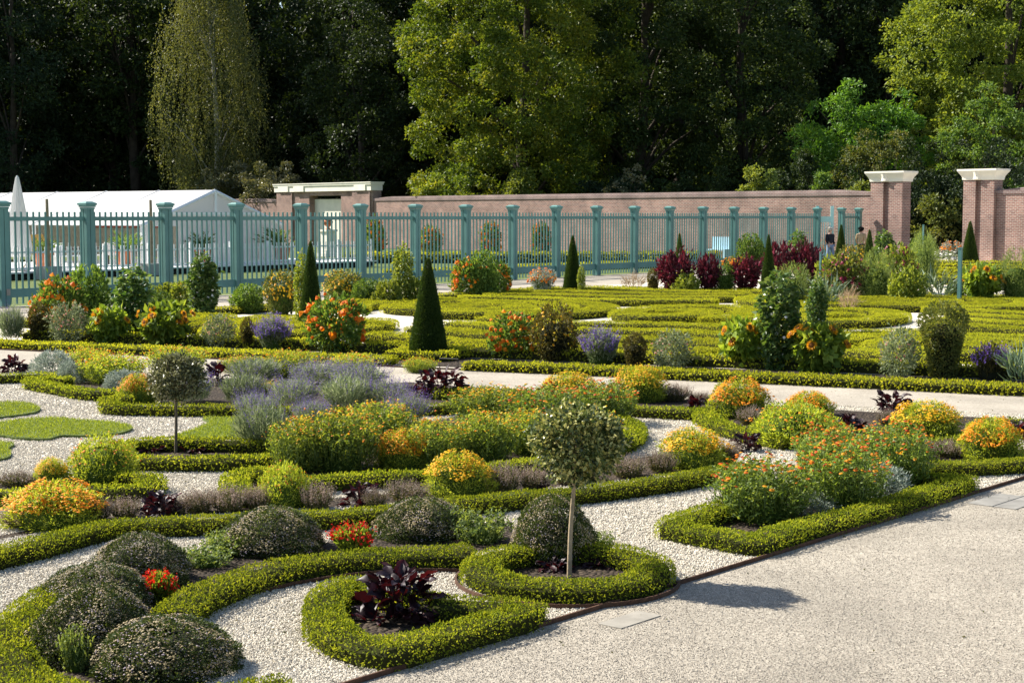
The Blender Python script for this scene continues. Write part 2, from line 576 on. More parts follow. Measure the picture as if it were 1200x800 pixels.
def sheet(name, pts, z, mat, label=None, kind='structure', thick=0.0):
    if name == 'soil_bed':
        SOILS.append(np.asarray(pts))
    P = np.array([[p[0], p[1], z] for p in pts])
    a = np.sum(P[:, 0] * np.roll(P[:, 1], -1) - np.roll(P[:, 0], -1) * P[:, 1])
    if a < 0:
        P = P[::-1]
    mb = MB()
    k = len(P)
    mb.add(P, [np.arange(k)])
    if thick:
        Q = P - np.array([0, 0, thick])
        i = np.arange(k)
        mb.add(np.vstack([P, Q]), np.stack([i, i + k, (i + 1) % k + k, (i + 1) % k], 1))
    o = link(name, mb.build(name, mat))
    return tag(o, label, None, None, kind)


def inside(P, poly):
    x, y = P[:, 0], P[:, 1]
    poly = np.asarray(poly)[:, :2]
    r = np.zeros(len(P), bool)
    a = poly[-1]
    for b in poly:
        c = (a[1] > y) != (b[1] > y)
        with np.errstate(divide='ignore', invalid='ignore'):
            xx = (b[0] - a[0]) * (y - a[1]) / (b[1] - a[1]) + a[0]
        r ^= c & (x < xx)
        a = b
    return r


def G(pts, z=0.0):
    return np.array([U(x, y, z) for x, y in pts])


# lines of the garden, as points on the ground
FE0, FE1 = U(461, 788), U(1195, 563)                 # steel edge between parterre and front path
fdir = nrm(FE1 - FE0)
FP0, FP17 = U(4, 359.5), U(957, 309)                 # fence line, first post in view and eighteenth
fstep = (FP17 - FP0) / 17
fd = nrm(fstep)
fn = np.array([fd[1], -fd[0], 0])                    # towards the garden
BH0, BH1 = U(0, 408), U(1200, 460)                   # border hedge line
bu = nrm(BH1 - BH0)
bv = np.array([-bu[1], bu[0], 0])
MP0, MP1 = U(0, 427.5), U(1200, 486)                 # near edge of the middle path
mu = nrm(MP1 - MP0)
WA, WB = np.array([18.6, 104.0 * KD, 0]), np.array([-12.9, 150.0 * KD, 0])   # garden wall
wd = nrm(WA - WB)                                    # to the right
wn = np.array([wd[1], -wd[0], 0])
if wn[1] > 0:
    wn = -wn

sheet('ground', [(-900, -300), (900, -300), (900, 1500), (-900, 1500)], -.06, M['forest'])
court = [FP0 - fd * 60, FP17 + fd * 12, FP17 + fd * 12 + fn * 6, np.array([70, 96, 0]), np.array([70, -10, 0]), np.array([-40, -10, 0])]
sheet('garden_gravel', court, 0, M['white_gravel'])
lawnpoly = [FP0 - fd * 40 - fn * .3, FP17 + fd * 6 - fn * .3, WA - wn * .1, WB - wd * 60 - wn * .1]
sheet('lawn', lawnpoly, -.02, M['lawn'])
sheet('front_path', [FE0 - fdir * 14, FE1 + fdir * 25, FE1 + fdir * 25 + np.array([30, -20, 0]), FE0 - fdir * 14 + np.array([40, -20, 0])], .004, M['path'])
sheet('middle_path', [MP0 - mu * 30, MP1 + mu * 25, BH1 + bu * 25 - bv * .12, BH0 - bu * 30 - bv * .12], .004, M['path2'])
sheet('far_path', [FP0 - fd * 40 + fn * 5.2, FP17 + fd * 8 + fn * 5.2, FP17 + fd * 8 + fn * .1, FP0 - fd * 40 + fn * .1], .004, M['path2'])

# ------------------------------------------------------------------ hedges
BEDS = []


def hedge(path, w, h, label, closed=False, L=.0175, dens=6600, seed=1, far=False, thin=.06, group='clipped box hedges edging the beds', ds=.10, sm=True, bed=False, nsm=8):
    g = rng(seed)
    P3 = np.asarray(path, float)
    P = smooth(P3[:, :2], nsm, closed) if sm else P3[:, :2]
    P, length = resample(P, ds, closed)
    k = len(P)
    if closed:
        T = nrm(np.roll(P, -1, 0) - np.roll(P, 1, 0))
    else:
        T = nrm(np.gradient(P, axis=0))
    Nn = np.stack([-T[:, 1], T[:, 0]], 1)
    mb = MB()
    ww, hh = w * .80, h * .88
    cs = np.array([(-ww / 2, 0.0), (-ww / 2, hh * .78), (-ww * .30, hh), (ww * .30, hh), (ww / 2, hh * .78), (ww / 2, 0.0)])
    jit = 1 + g.normal(0, .04, (k, 1))
    V = np.zeros((k, 6, 3))
    V[:, :, :2] = P[:, None] + Nn[:, None] * (cs[None, :, 0] * jit)[..., None]
    V[:, :, 2] = cs[None, :, 1] * (1 + g.normal(0, .03, (k, 1)))
    ii = np.arange(k if closed else k - 1)[:, None] * 6
    jj = np.arange(5)[None]
    nx = (ii + 6) % (k * 6)
    f = np.stack([ii + jj, nx + jj, nx + jj + 1, ii + jj + 1], -1).reshape(-1, 4)
    mb.add(V.reshape(-1, 3), f)
    if not closed:
        mb.add(V[0], [[0, 1, 2, 3, 4, 5]])
        mb.add(V[-1], [[5, 4, 3, 2, 1, 0]])
    per = w + 2 * h
    n = int(dens * per * length)
    s = g.random(n) * (k if closed else k - 1)
    i0 = np.floor(s).astype(int)
    fr = (s - i0)[:, None]
    i1 = (i0 + 1) % k
    c = P[i0] * (1 - fr) + P[i1] * fr
    nn = nrm(Nn[i0] * (1 - fr) + Nn[i1] * fr)
    tt = np.stack([nn[:, 1], -nn[:, 0]], 1)
    q = g.random(n) * per
    sal = s * (length / max(1, (k if closed else k - 1)))
    ph = g.random(6) * 6.28
    lump = .5 * np.sin(sal * 9 + ph[0]) + .3 * np.sin(sal * 21 + ph[1]) + .35 * np.sin(sal * 3.1 + ph[2])
    off = np.zeros(n)
    z = np.zeros(n)
    out = np.zeros((n, 3))
    a = q < h
    b = (q >= h) & (q < h + w)
    cc = q >= h + w
    off[a] = -w / 2
    z[a] = q[a]
    off[cc] = w / 2
    z[cc] = q[cc] - h - w
    off[b] = q[b] - h - w / 2
    z[b] = h
    edge = np.clip(1 - np.abs(z - h) / (h * .25), 0, 1)
    off *= 1 - .08 * edge ** 1.5 * (~b)
    z -= (np.abs(off) / (w / 2)) ** 4 * h * .11 * b
    out[a, :2] = -nn[a]
    out[cc, :2] = nn[cc]
    out[b, 2] = 1
    amp = min(w, .26) * .05
    off += np.sign(off) * amp * lump * (~b)
    z += b * lump * amp * .8
    if not closed:                                   # the two clipped ends
        m = g.random(n) < min(.5, (w / length))
        e = g.random(n) < .5
        c[m] = np.where(e[m, None], P[0], P[-1])
        nn[m] = np.where(e[m, None], Nn[0], Nn[-1])
        tt[m] = np.where(e[m, None], -T[0], T[-1])
        off[m] = (g.random(m.sum()) - .5) * w * .95
        z[m] = g.random(m.sum()) * h
        out[m] = 0
        out[m, :2] = tt[m]
        c[m] += tt[m] * .012
    inn = -np.abs(g.normal(0, .010 if not far else .012, n)) + (.008 if not far else .01)
    inn += (g.random(n) < .025) * g.random(n) * (.028 if not far else .03)
    Pl = np.zeros((n, 3))
    Pl[:, :2] = c + nn * off[:, None]
    Pl[:, 2] = np.maximum(z, .004)
    Pl += out * inn[:, None]
    A = out * .35 + g.normal(size=(n, 3)) * .7 + np.array([0, 0, .35])
    face = out + g.normal(size=(n, 3)) * .42
    tone = .5 + .30 * np.sin(sal * 2.3 + ph[3]) * np.sin(sal * .9 + ph[4]) + .25 * np.sin(sal * 7 + q * 11 + ph[5])
    rn = np.clip(.70 * g.random(n) + .30 * tone, 0, 1)
    keep = (np.sin(sal * 5.1 + ph[1]) * np.sin(sal * 1.7 + 9 * z / h + ph[2]) + .35 * g.normal(size=n) < 1.0) & (g.random(n) > thin)
    keep &= ~((z < h * .22) & (g.random(n) < .55))
    Pl, A, rn, face = Pl[keep], A[keep], rn[keep], face[keep]
    n = len(Pl)
    lv = MB()
    lv.leaves(Pl, A, L * g.uniform(.55, 1.5, n), L * .62 * g.uniform(.7, 1.2, n), g, rnd=rn, face=face)
    o = link('box_hedge', mb.build('box_hedge', M['boxcore']))
    tag(o, label, 'hedge', group)
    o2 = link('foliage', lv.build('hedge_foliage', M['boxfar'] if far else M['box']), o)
    o2['kind'] = 'stuff'
    if bed:
        BEDS.append(P)
    return o


HH = .125
hedge(G([(-40, 652), (0, 643), (51, 631), (101, 617), (145, 610), (203, 608), (263, 606), (294, 603), (345, 601), (400, 599), (464, 594), (542, 585), (602, 579), (670, 573), (737, 565), (800, 556), (845, 548), (875, 543)], HH), .25, HH,
      'long low box hedge sweeping from the left edge past the variegated ball tree', seed=11)
ringc = U(665, 681)
ringp = [ringc + .575 * np.array([math.cos(t), math.sin(t), 0]) for t in np.linspace(0, 2 * math.pi, 40, endpoint=False)]
hedge(ringp, .24, HH, 'round box hedge ringing the variegated ball tree', True, seed=12, bed=True)
hedge(G([(407, 678), (388, 690), (379, 707), (386, 728), (412, 745), (452, 755), (462, 753), (523, 736), (575, 722), (612, 712), (620, 708), (610, 705), (580, 705), (520, 701), (460, 689), (430, 680)], HH), .24, HH,
      'heart shaped box hedge round the dark leaved plant at the front', True, seed=13, bed=True, nsm=5)
hedge(G([(552, 642), (530, 643), (481, 644), (400, 649), (337, 658), (287, 672), (236, 691), (203, 713)], HH), .27, HH,
      'curved box hedge under the red salvia running to the ring hedge', seed=14)
hedge(G([(80, 681), (42, 705), (20, 727), (8, 750), (20, 778), (50, 797), (100, 815), (180, 825), (250, 812), (335, 796)], HH), .27, HH,
      'box hedge curling round the brown aster domes in the bottom left corner', seed=15)
hedge(G([(1080, 557), (1105, 556), (1134, 558), (1090, 572), (1040, 587), (985, 601), (930, 615), (886, 630), (850, 623), (815, 617), (785, 611), (808, 602), (840, 592), (880, 583)], HH), .25, HH,
      'sharp cornered box hedge below the tall orange flowers beside the front path', seed=16, sm=False)
hedge(G([(1060, 548), (1094, 543), (1140, 541), (1200, 538), (1260, 534)], HH), .25, HH,
      'box hedge leaving the right edge below the orange marigold mound', seed=17)
hedge(G([(722, 475), (760, 477), (800, 479), (823, 480)], HH), .22, HH, 'short straight box hedge under the round yellow marigold mound', seed=18, dens=2600, L=.028)
hedge(G([(822, 478), (830, 487), (850, 497), (881, 505), (925, 513)], HH), .25, HH, 'curved box hedge in front of the orange mound by the middle path', seed=19, dens=2600, L=.028)
hedge(G([(1070, 517), (1095, 515), (1124, 513), (1140, 511)], HH), .22, HH, 'short box hedge between the two right hand marigold mounds', seed=20, dens=2600, L=.028)
hedge(G([(1150, 491), (1190, 492), (1250, 494)], HH), .22, HH, 'short box hedge at the right edge beside the middle path', seed=21, dens=2600, L=.028)
hedge(G([(335, 548), (300, 550), (280, 553), (275, 560), (278, 571), (290, 577), (320, 570), (361, 562), (397, 557), (487, 553), (560, 546), (622, 540), (690, 528), (728, 516), (744, 503), (736, 492), (715, 486)], HH), .23, HH,
      'box hedge enclosing the wide central bed of yellow and orange flowers', seed=22, dens=3200, L=.026, nsm=6)
hedge(G([(-30, 578), (40, 575), (100, 572), (150, 570), (174, 567), (178, 559), (166, 555), (140, 555)], HH), .22, HH,
      'box hedge at the left edge turning back round the green marigold mound', seed=23, dens=3200, L=.025, nsm=5)
hedge(G([(150, 534), (200, 536), (260, 536), (314, 534), (345, 531), (352, 524), (320, 518), (270, 515), (215, 514), (180, 514), (152, 516), (140, 523)], HH), .22, HH,
      'oval box hedge round the small grey ball tree on the left', True, seed=24, dens=2800, L=.027, bed=True)
hedge(G([(80, 443), (55, 442), (37, 445), (67, 451), (108, 458), (140, 457)], HH), .24, HH, 'box hedge with a blunt corner below the silver plants on the left', seed=25, dens=2200, L=.03, nsm=5)
hedge(G([(-40, 439), (0, 439), (40, 438), (78, 439)], HH), .24, HH, 'box hedge at the left edge below the dark leaved plant by the path', seed=26, dens=2200, L=.03)
hedge(G([(155, 464), (130, 465), (129, 470), (136, 474), (200, 475), (270, 476), (330, 478), (381, 480), (420, 481)], HH), .24, HH,
      'straight box hedge in front of the lavender behind the grey ball tree', seed=27, dens=2200, L=.03, nsm=5)
hedge(G([(510, 457), (545, 456), (580, 456), (612, 458), (618, 460), (590, 465), (555, 470), (518, 474), (480, 475)], HH), .22, HH,
      'pointed box hedge round the dark leaved plant beside the middle path', seed=28, dens=2200, L=.03, nsm=5)
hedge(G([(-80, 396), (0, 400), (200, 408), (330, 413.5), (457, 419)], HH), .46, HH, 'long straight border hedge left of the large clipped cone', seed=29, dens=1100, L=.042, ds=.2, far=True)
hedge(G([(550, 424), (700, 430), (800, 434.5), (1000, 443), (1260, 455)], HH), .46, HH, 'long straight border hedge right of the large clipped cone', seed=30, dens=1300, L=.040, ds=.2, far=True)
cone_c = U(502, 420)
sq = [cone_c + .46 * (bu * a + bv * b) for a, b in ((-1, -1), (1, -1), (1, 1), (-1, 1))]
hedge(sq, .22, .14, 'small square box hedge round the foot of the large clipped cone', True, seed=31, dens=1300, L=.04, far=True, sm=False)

# far parterre: scrolls of box, laid out in cells
PO = U(600, 432)


def PV(u, v):
    return PO + bu * u + bv * v


def scroll_curves():
    A, B, C = [], [], []
    for sx in (-1, 1):
        t = np.linspace(.4, 1.6 * 2 * math.pi, 50)
        r = .16 + 1.58 * t / t[-1]
        A.append(np.stack([sx * 1.85 + sx * r * np.cos(t), 1.85 * r * np.sin(t)], 1))
    for k in range(4):
        x = np.linspace(-3.6, 3.35, 34)
        B.append(np.stack([x, -2.75 + 1.80 * k + .40 * np.sin(x * 1.1 + .4 * k) - .14 * x], 1))
    for r, g0, g1 in ((.5, .2, 5.6), (1.5, 1.2, 6.9), (2.5, -.7, 4.6), (3.45, 2.0, 4.1), (3.45, -.5, 1.2)):
        t = np.linspace(g0, g1, int(10 + 11 * r))
        C.append(np.stack([1.05 * r * np.cos(t), .98 * r * np.sin(t)], 1))
    return A, B, C


protos = []
for ci, cv in enumerate(scroll_curves()):
    row = []
    for k, c in enumerate(cv):
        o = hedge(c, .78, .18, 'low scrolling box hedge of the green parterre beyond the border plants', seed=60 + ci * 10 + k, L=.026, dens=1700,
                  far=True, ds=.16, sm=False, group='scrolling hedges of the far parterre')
        row.append(o)
    protos.append(row)
used = set()
ang = math.atan2(bu[1], bu[0])
order = [[0, 1, 2, 0, 1, 2], [2, 0, 1, 2, 0, 1], [1, 2, 0, 1, 2, 0]]
for rw in range(3):
    for cl in range(6):
        v = 5.5 + rw * 7.05
        c = PV(-11.5 + .236 * (v - 10.4) + 4.0 + cl * 7.5, v)
        px, py, q = proj(c)
        if px < -180 or px > 1360:
            continue
        for o in protos[order[rw][cl]]:
            if o.name in used:
                kid = o.children[0]
                o2 = o.copy()
                COL.objects.link(o2)
                k2 = kid.copy()
                COL.objects.link(k2)
                k2.parent = o2
            else:
                used.add(o.name)
                o2 = o
            o2.location = c
            o2.rotation_euler = (0, 0, ang + (math.pi if (rw + cl) % 2 else 0))
            o2.scale = (1, -1 if (rw * 3 + cl) % 3 == 0 else 1, 1)
for v, u0, u1, lb in ((23.8, -8.2, 2.6, 'straight box hedge closing the far edge of the parterre left of the red amaranths'),
                      (23.3, 3.2, 24.0, 'straight box hedge closing the far edge of the parterre under the red amaranths'),
                      (1.75, -11.0, 13.0, 'straight inner box hedge just behind the border plants')):
    hedge([PV(u, v) for u in np.linspace(u0, u1, 14)], .7, .16, lb, seed=int(95 + v), L=.045, dens=560, far=True, ds=.3, group='straight hedges of the far parterre')
hedge([PV(-11.7 + .236 * (v - 10.4), v) for v in np.linspace(4, 23.2, 12)], .6, .16, 'straight box hedge along the fence side of the parterre', seed=99, L=.045, dens=560, far=True, ds=.3, group='straight hedges of the far parterre')
for k in range(6):                                    # the next parterre, on the far right
    a, b = U(1085 - 6 * k, 333 - 4.2 * k), U(1290, 336.5 - 4.4 * k)
    hedge([a * (1 - t) + b * t for t in np.linspace(0, 1, 8)], .6, .25, ('nearest', 'second nearest', 'third nearest', 'fourth nearest', 'fifth nearest', 'farthest')[k] + ' of the six clipped rows on the right before the brick gate pier', seed=110 + k, L=.08, dens=220, far=True, ds=.4, group='hedges of the farthest parterre')

# soil and small lawns
soilm = M['soil']
for i, P in enumerate(BEDS):
    sheet('soil_bed', P, .008, soilm)
sheet('soil_bed', G([(60, 690), (30, 715), (15, 745), (30, 775), (80, 815), (240, 805), (215, 715), (235, 692), (300, 668), (400, 650), (545, 650), (600, 640), (600, 612), (440, 620), (370, 640), (262, 648), (150, 652)]), .008, soilm)
sheet('soil_bed', G([(-40, 640), (60, 622), (150, 607), (300, 600), (460, 590), (600, 576), (740, 562), (850, 545), (850, 528), (760, 535), (620, 560), (500, 575), (350, 588), (180, 597), (0, 628), (-40, 634)]), .006, soilm)
sheet('soil_bed', G([(285, 575), (275, 560), (300, 548), (420, 500), (520, 492), (620, 465), (700, 460), (740, 490), (745, 505), (700, 528), (600, 550), (480, 562), (370, 570)]), .0075, soilm)
sheet('soil_bed', G([(-30, 590), (100, 585), (180, 575), (175, 560), (60, 560), (-30, 566)]), .007, soilm)
sheet('soil_bed', G([(40, 452), (120, 462), (140, 472), (380, 485), (480, 478), (610, 462), (560, 455), (480, 448), (420, 452), (330, 447), (200, 442), (80, 440), (45, 447)]), .007, soilm)
sheet('soil_bed', G([(785, 620), (885, 640), (1138, 563), (1090, 555), (960, 560), (840, 595)]), .007, soilm)
sheet('soil_bed', G([(725, 482), (820, 485), (870, 505), (1000, 512), (1120, 522), (1200, 515), (1260, 505), (1200, 492), (1000, 482), (880, 474), (760, 465), (720, 466)]), .007, soilm)
sheet('soil_bed', G([(1040, 558), (1250, 548), (1250, 530), (1080, 520), (1030, 530)]), .0065, soilm)
sheet('soil_bed', [BH0 - bu * 20 + bv * .1, BH1 + bu * 20 + bv * .1, BH1 + bu * 20 + bv * 1.6, BH0 - bu * 20 + bv * 1.6], .0065, soilm)
LAWNS = [[(-40, 479), (0, 474), (30, 474.5), (47, 480), (38, 486), (0, 491), (-40, 494)],
         [(-40, 503), (0, 497), (60, 492), (95, 495), (130, 497), (155, 503), (140, 510), (100, 513), (72, 513), (55, 517), (25, 516), (0, 513), (-40, 511)],
         [(-40, 521), (14, 522), (10, 528), (13, 536), (0, 541), (-40, 543)],
         [(238, 492), (244, 498), (222, 508), (205, 515), (270, 516), (330, 516), (330, 494), (265, 492)]]
LAWNP = []
for i, q in enumerate(LAWNS):
    P = smooth(G(q), 5, True)
    LAWNP.append(P)
    sheet('lawn', P, .03, M['lawn'], thick=.03)
g = rng(5)
mb = MB()
for P in LAWNP:
    lo, hi = P.min(0), P.max(0)
    n = int((hi[0] - lo[0]) * (hi[1] - lo[1]) * 3800)
    Q = np.zeros((n, 3))
    Q[:, :2] = lo[:2] + g.random((n, 2)) * (hi - lo)[:2]
    Q = Q[inside(Q, P)]
    Q[:, 2] = .028
    mb.leaves(Q, g.normal(size=Q.shape) * .45 + [0, 0, 1], g.uniform(.02, .045, len(Q)), .007, g)
gr = link('grass', mb.build('grass', M['blade']))
tag(gr, 'short bright grass on the small lawn shapes in the white gravel', 'grass', kind='stuff')

# steel edging
def edging(P3, label, closed=False, h=.032, t=.006, z0=-.005):
    P = np.asarray(P3)[:, :2]
    k = len(P)
    T = nrm(np.roll(P, -1, 0) - np.roll(P, 1, 0)) if closed else nrm(np.gradient(P, axis=0))
    N2 = np.stack([-T[:, 1], T[:, 0]], 1)
    V = np.zeros((k, 4, 3))
    for j, (o, z) in enumerate(((-t, z0), (-t, h), (t, h), (t, z0))):
        V[:, j, :2] = P + N2 * o
        V[:, j, 2] = z
    i = np.arange(k if closed else k - 1)[:, None] * 4
    j = np.arange(3)[None]
    nx = (i + 4) % (4 * k)
    mb = MB()
    mb.add(V.reshape(-1, 3), np.stack([i + j, nx + j, nx + j + 1, i + j + 1], -1).reshape(-1, 4))
    o = link('steel_edging', mb.build('steel_edging', M['rust']))
    return tag(o, label, 'edging', 'rusty steel edging strips')


edging([FE0 + fdir * t for t in np.linspace(-6, 18, 50)], 'long rusty steel strip dividing white gravel from the front path')
edging([ringc + .735 * np.array([math.cos(t), math.sin(t), 0]) for t in np.linspace(2.6, 6.1, 40)], 'curved rusty steel strip round the ring hedge')
edging(smooth(G([(385, 690), (368, 722), (372, 748), (400, 768), (440, 781), (463, 786)]), 6), 'curved rusty steel strip round the heart shaped hedge')
edging(smooth(G([(560, 672), (480, 671), (400, 678), (330, 690), (270, 706), (222, 728)]), 6), 'curved rusty steel strip in front of the hedge below the red salvia')
edging([BH0 - bu * 10 - bv * .3 + (BH1 - BH0) * t * 2 for t in np.linspace(0, 1, 20)], 'straight rusty steel strip along the middle path', h=.03)

# slabs lying in the front path
mb = MB()
c = U(738, 727, .0)
mb.box(c, (.40, .17, .02), ax=fdir)
tag(link('stone_slab', mb.build('stone_slab', M['slab'])), 'pale flat slab set in the front path beside the heart shaped hedge', 'slab')
mb = MB()
c = U(1180, 588, .0)
mb.box(c, (.62, .42, .02), ax=fdir)
mb.box(c + np.array([0, 0, .004]), (.64, .03, .02), ax=fdir)
tag(link('stone_slab', mb.build('stone_slab', M['slabgrey'])), 'grey flat slab set in the front path at the right edge', 'slab')


# ------------------------------------------------------------------ loose stones
def stone_scatter(name, P, rad, mat, label, seed):
    me = bpy.data.meshes.new(name)
    me.vertices.add(len(P))
    me.vertices.foreach_set('co', P.astype(np.float32).ravel())
    me.materials.append(mat)
    o = link(name, me)
    ng = bpy.data.node_groups.new(name, 'GeometryNodeTree')
    ng.interface.new_socket('Geometry', in_out='INPUT', socket_type='NodeSocketGeometry')
    ng.interface.new_socket('Geometry', in_out='OUTPUT', socket_type='NodeSocketGeometry')
    N, L = ng.nodes, ng.links
    gi, go = N.new('NodeGroupInput'), N.new('NodeGroupOutput')
    ico = N.new('GeometryNodeMeshIcoSphere')
    ico.inputs['Subdivisions'].default_value = 1
    ico.inputs['Radius'].default_value = 1
    sm = N.new('GeometryNodeSetMaterial')
    sm.inputs['Material'].default_value = mat
    inst = N.new('GeometryNodeInstanceOnPoints')
    rv = N.new('FunctionNodeRandomValue')
    rv.data_type = 'FLOAT_VECTOR'
    rv.inputs[0].default_value = (0, 0, 0)
    rv.inputs[1].default_value = (6.28, 6.28, 6.28)
    rs = N.new('FunctionNodeRandomValue')
    rs.data_type = 'FLOAT_VECTOR'
    rs.inputs[0].default_value = (rad * .5, rad * .5, rad * .3)
    rs.inputs[1].default_value = (rad * 1.3, rad * 1.2, rad * .8)
    rs.inputs['Seed'].default_value = seed
    L.new(ico.outputs['Mesh'], sm.inputs['Geometry'])
    L.new(gi.outputs[0], inst.inputs['Points'])
    L.new(sm.outputs[0], inst.inputs['Instance'])
    L.new(rv.outputs[0], inst.inputs['Rotation'])
    L.new(rs.outputs[0], inst.inputs['Scale'])
    L.new(inst.outputs[0], go.inputs[0])
    md = o.modifiers.new('scatter', 'NODES')
    md.node_group = ng
    return tag(o, label, 'gravel', kind='stuff')


g = rng(77)
edge_n = np.array([-fdir[1], fdir[0], 0])


def in_view(Q, m=40):
    q = Q[:, 1] * CT - (Q[:, 2] - CH) * ST
    x = 600 + F * Q[:, 0] / q
    y = 400 - F * (Q[:, 1] * ST + (Q[:, 2] - CH) * CT) / q
    return (x > -m) & (x < 1200 + m) & (y < 800 + m)


n = 620000
Q = np.zeros((n, 3))
Q[:, 1] = 7.6 + 17 * g.random(n) ** 1.5
Q[:, 0] = (g.random(n) - .5) * 2 * (.345 * Q[:, 1])
sd = (Q - FE0) @ edge_n
par = Q[(sd > .02) & in_view(Q)]
for P in LAWNP + SOILS:
    par = par[~inside(par, P)]
par = par[((par - MP0) @ np.array([-mu[1], mu[0], 0])) < 0]
par[:, 2] = g.uniform(-.001, .008, len(par))
stone_scatter('white_gravel', par[:230000], .0095, M['stone'], 'loose white gravel between the hedges', 3)
fr = Q[(sd < -.02) & in_view(Q)]
fr[:, 2] = .004
stone_scatter('path_gravel', fr[:60000], .0048, M['chip'], 'fine beige gravel on the front path', 4)

# ------------------------------------------------------------------ plant kinds
def p_dome(t):
    return np.sqrt(np.clip(1 - t * t, 0, 1))


def p_mound(t):
    return np.sqrt(np.clip(1 - (np.abs(t - .22) / np.where(t < .22, .55, .78)) ** 2.2, 0, 1))


def p_ball(t):
    return np.sqrt(np.clip(1 - (2 * t - 1) ** 2, 0, 1))


def p_column(t):
    return np.clip(np.minimum(.62 + .5 * t, np.sqrt(np.clip((1.0 - t) / .32, 0, 1))), 0, 1)


def p_cone(t):
    return np.clip(1.0 - t, 0, 1) ** .9 * .97 + .03 * (t < .99)


def p_bush(t):
    return np.sqrt(np.clip(1 - (np.abs(t - .5) / .52) ** 2.4, 0, 1))


def p_vase(t):
    return np.clip(np.minimum(.48 + .25 * t + .5 * t * t, np.sqrt(np.clip((1.01 - t) / .28, 0, 1)) * 1.02), 0, 1)


def p_fan(t):
    return np.clip(np.minimum(.35 + .75 * t, np.sqrt(np.clip((1.02 - t) / .22, 0, 1))), 0, 1)


TG = np.linspace(0, 1, 200)


def volume(g, n, prof, w, h, thick=.35, lump=.16, tmin=0.0, power=1.0):
    """points in the outer shell of a solid of revolution with an uneven outline, and their outward directions"""
    wgt = (prof(TG) + .12) ** power * (TG >= tmin)
    t = np.interp(g.random(n), np.cumsum(wgt) / wgt.sum(), TG)
    th = g.random(n) * 2 * np.pi
    ph = g.random(4) * 6.28
    lm = 1 + lump * (.5 * np.sin(3 * th + 5 * t + ph[0]) + .4 * np.sin(5 * th - 8 * t + ph[1]) + .3 * np.sin(8 * th + 13 * t + ph[2]) + .45 * np.sin(15 * th + 9 * t + ph[0]) * np.sin(19 * t - 4 * th + ph[1]))
    r = prof(t) * w / 2 * lm * (1 - thick * g.random(n) ** 2)
    P = np.stack([r * np.cos(th), r * np.sin(th), t * h * (1 + .5 * lump * np.sin(4 * th + ph[3]))], 1)
    e = .01
    sl = (prof(np.clip(t + e, 0, 1)) - prof(np.clip(t - e, 0, 1))) * w / 2 / (2 * e * h)
    O = nrm(np.stack([np.cos(th), np.sin(th), -np.clip(sl, -3, 3)], 1))
    return P, O, t


def core(prof, w, h, k=.8, n=14, m=12):
    mb = MB()
    t = np.linspace(0, .97, m)
    mb.lathe([(max(prof(np.array([q]))[0], .02) * w / 2 * k, q * h * k + .0) for q in t], n)
    return mb


SP = {}


def species(name, w, h, cat, back, variants):
    SP[name] = dict(w=w, h=h, cat=cat, back=back, var=variants)


def mk(parts):
    """parts: list of (part name, MB, materials)"""
    return [(n, mb.build(n, m)) for n, mb, m in parts if mb.n]


def bush(seed, w, h, prof, nleaf, L, Wd, leaf, fl=None, corem=None, up=.35, outw=.8, thick=.4, lump=.16, rn=.6, ck=.74):
    """fl: list of (count, radius, material, minimum t, rosette points, dome)"""
    g = rng(seed)
    lv = MB()
    P, O, t = volume(g, nleaf, prof, w, h, thick, lump)
    P = P + O * ((g.random(nleaf) < .03) * g.random(nleaf) * L * 1.6)[:, None]
    lv.leaves(P, O * outw + g.normal(size=P.shape) * rn + [0, 0, up], L * g.uniform(.6, 1.35, nleaf), Wd * g.uniform(.7, 1.3, nleaf), g)
    parts = [('foliage', lv, M[leaf])]
    if corem:
        parts.append(('twigs', core(prof, w, h, ck), M[corem]))
    for (n, rad, mat, tmin, k, dm) in fl or []:
        fb = MB()
        P, O, t = volume(g, n, prof, w, h, .10, lump, tmin)
        P = P + O * rad * .8
        fb.discs(P, O * .8 + [0, 0, .55] + g.normal(size=P.shape) * .35, rad * g.uniform(.6, 1.25, n), g, k, dm)
        parts.append(('flowers', fb, M[mat]))
    return mk(parts)


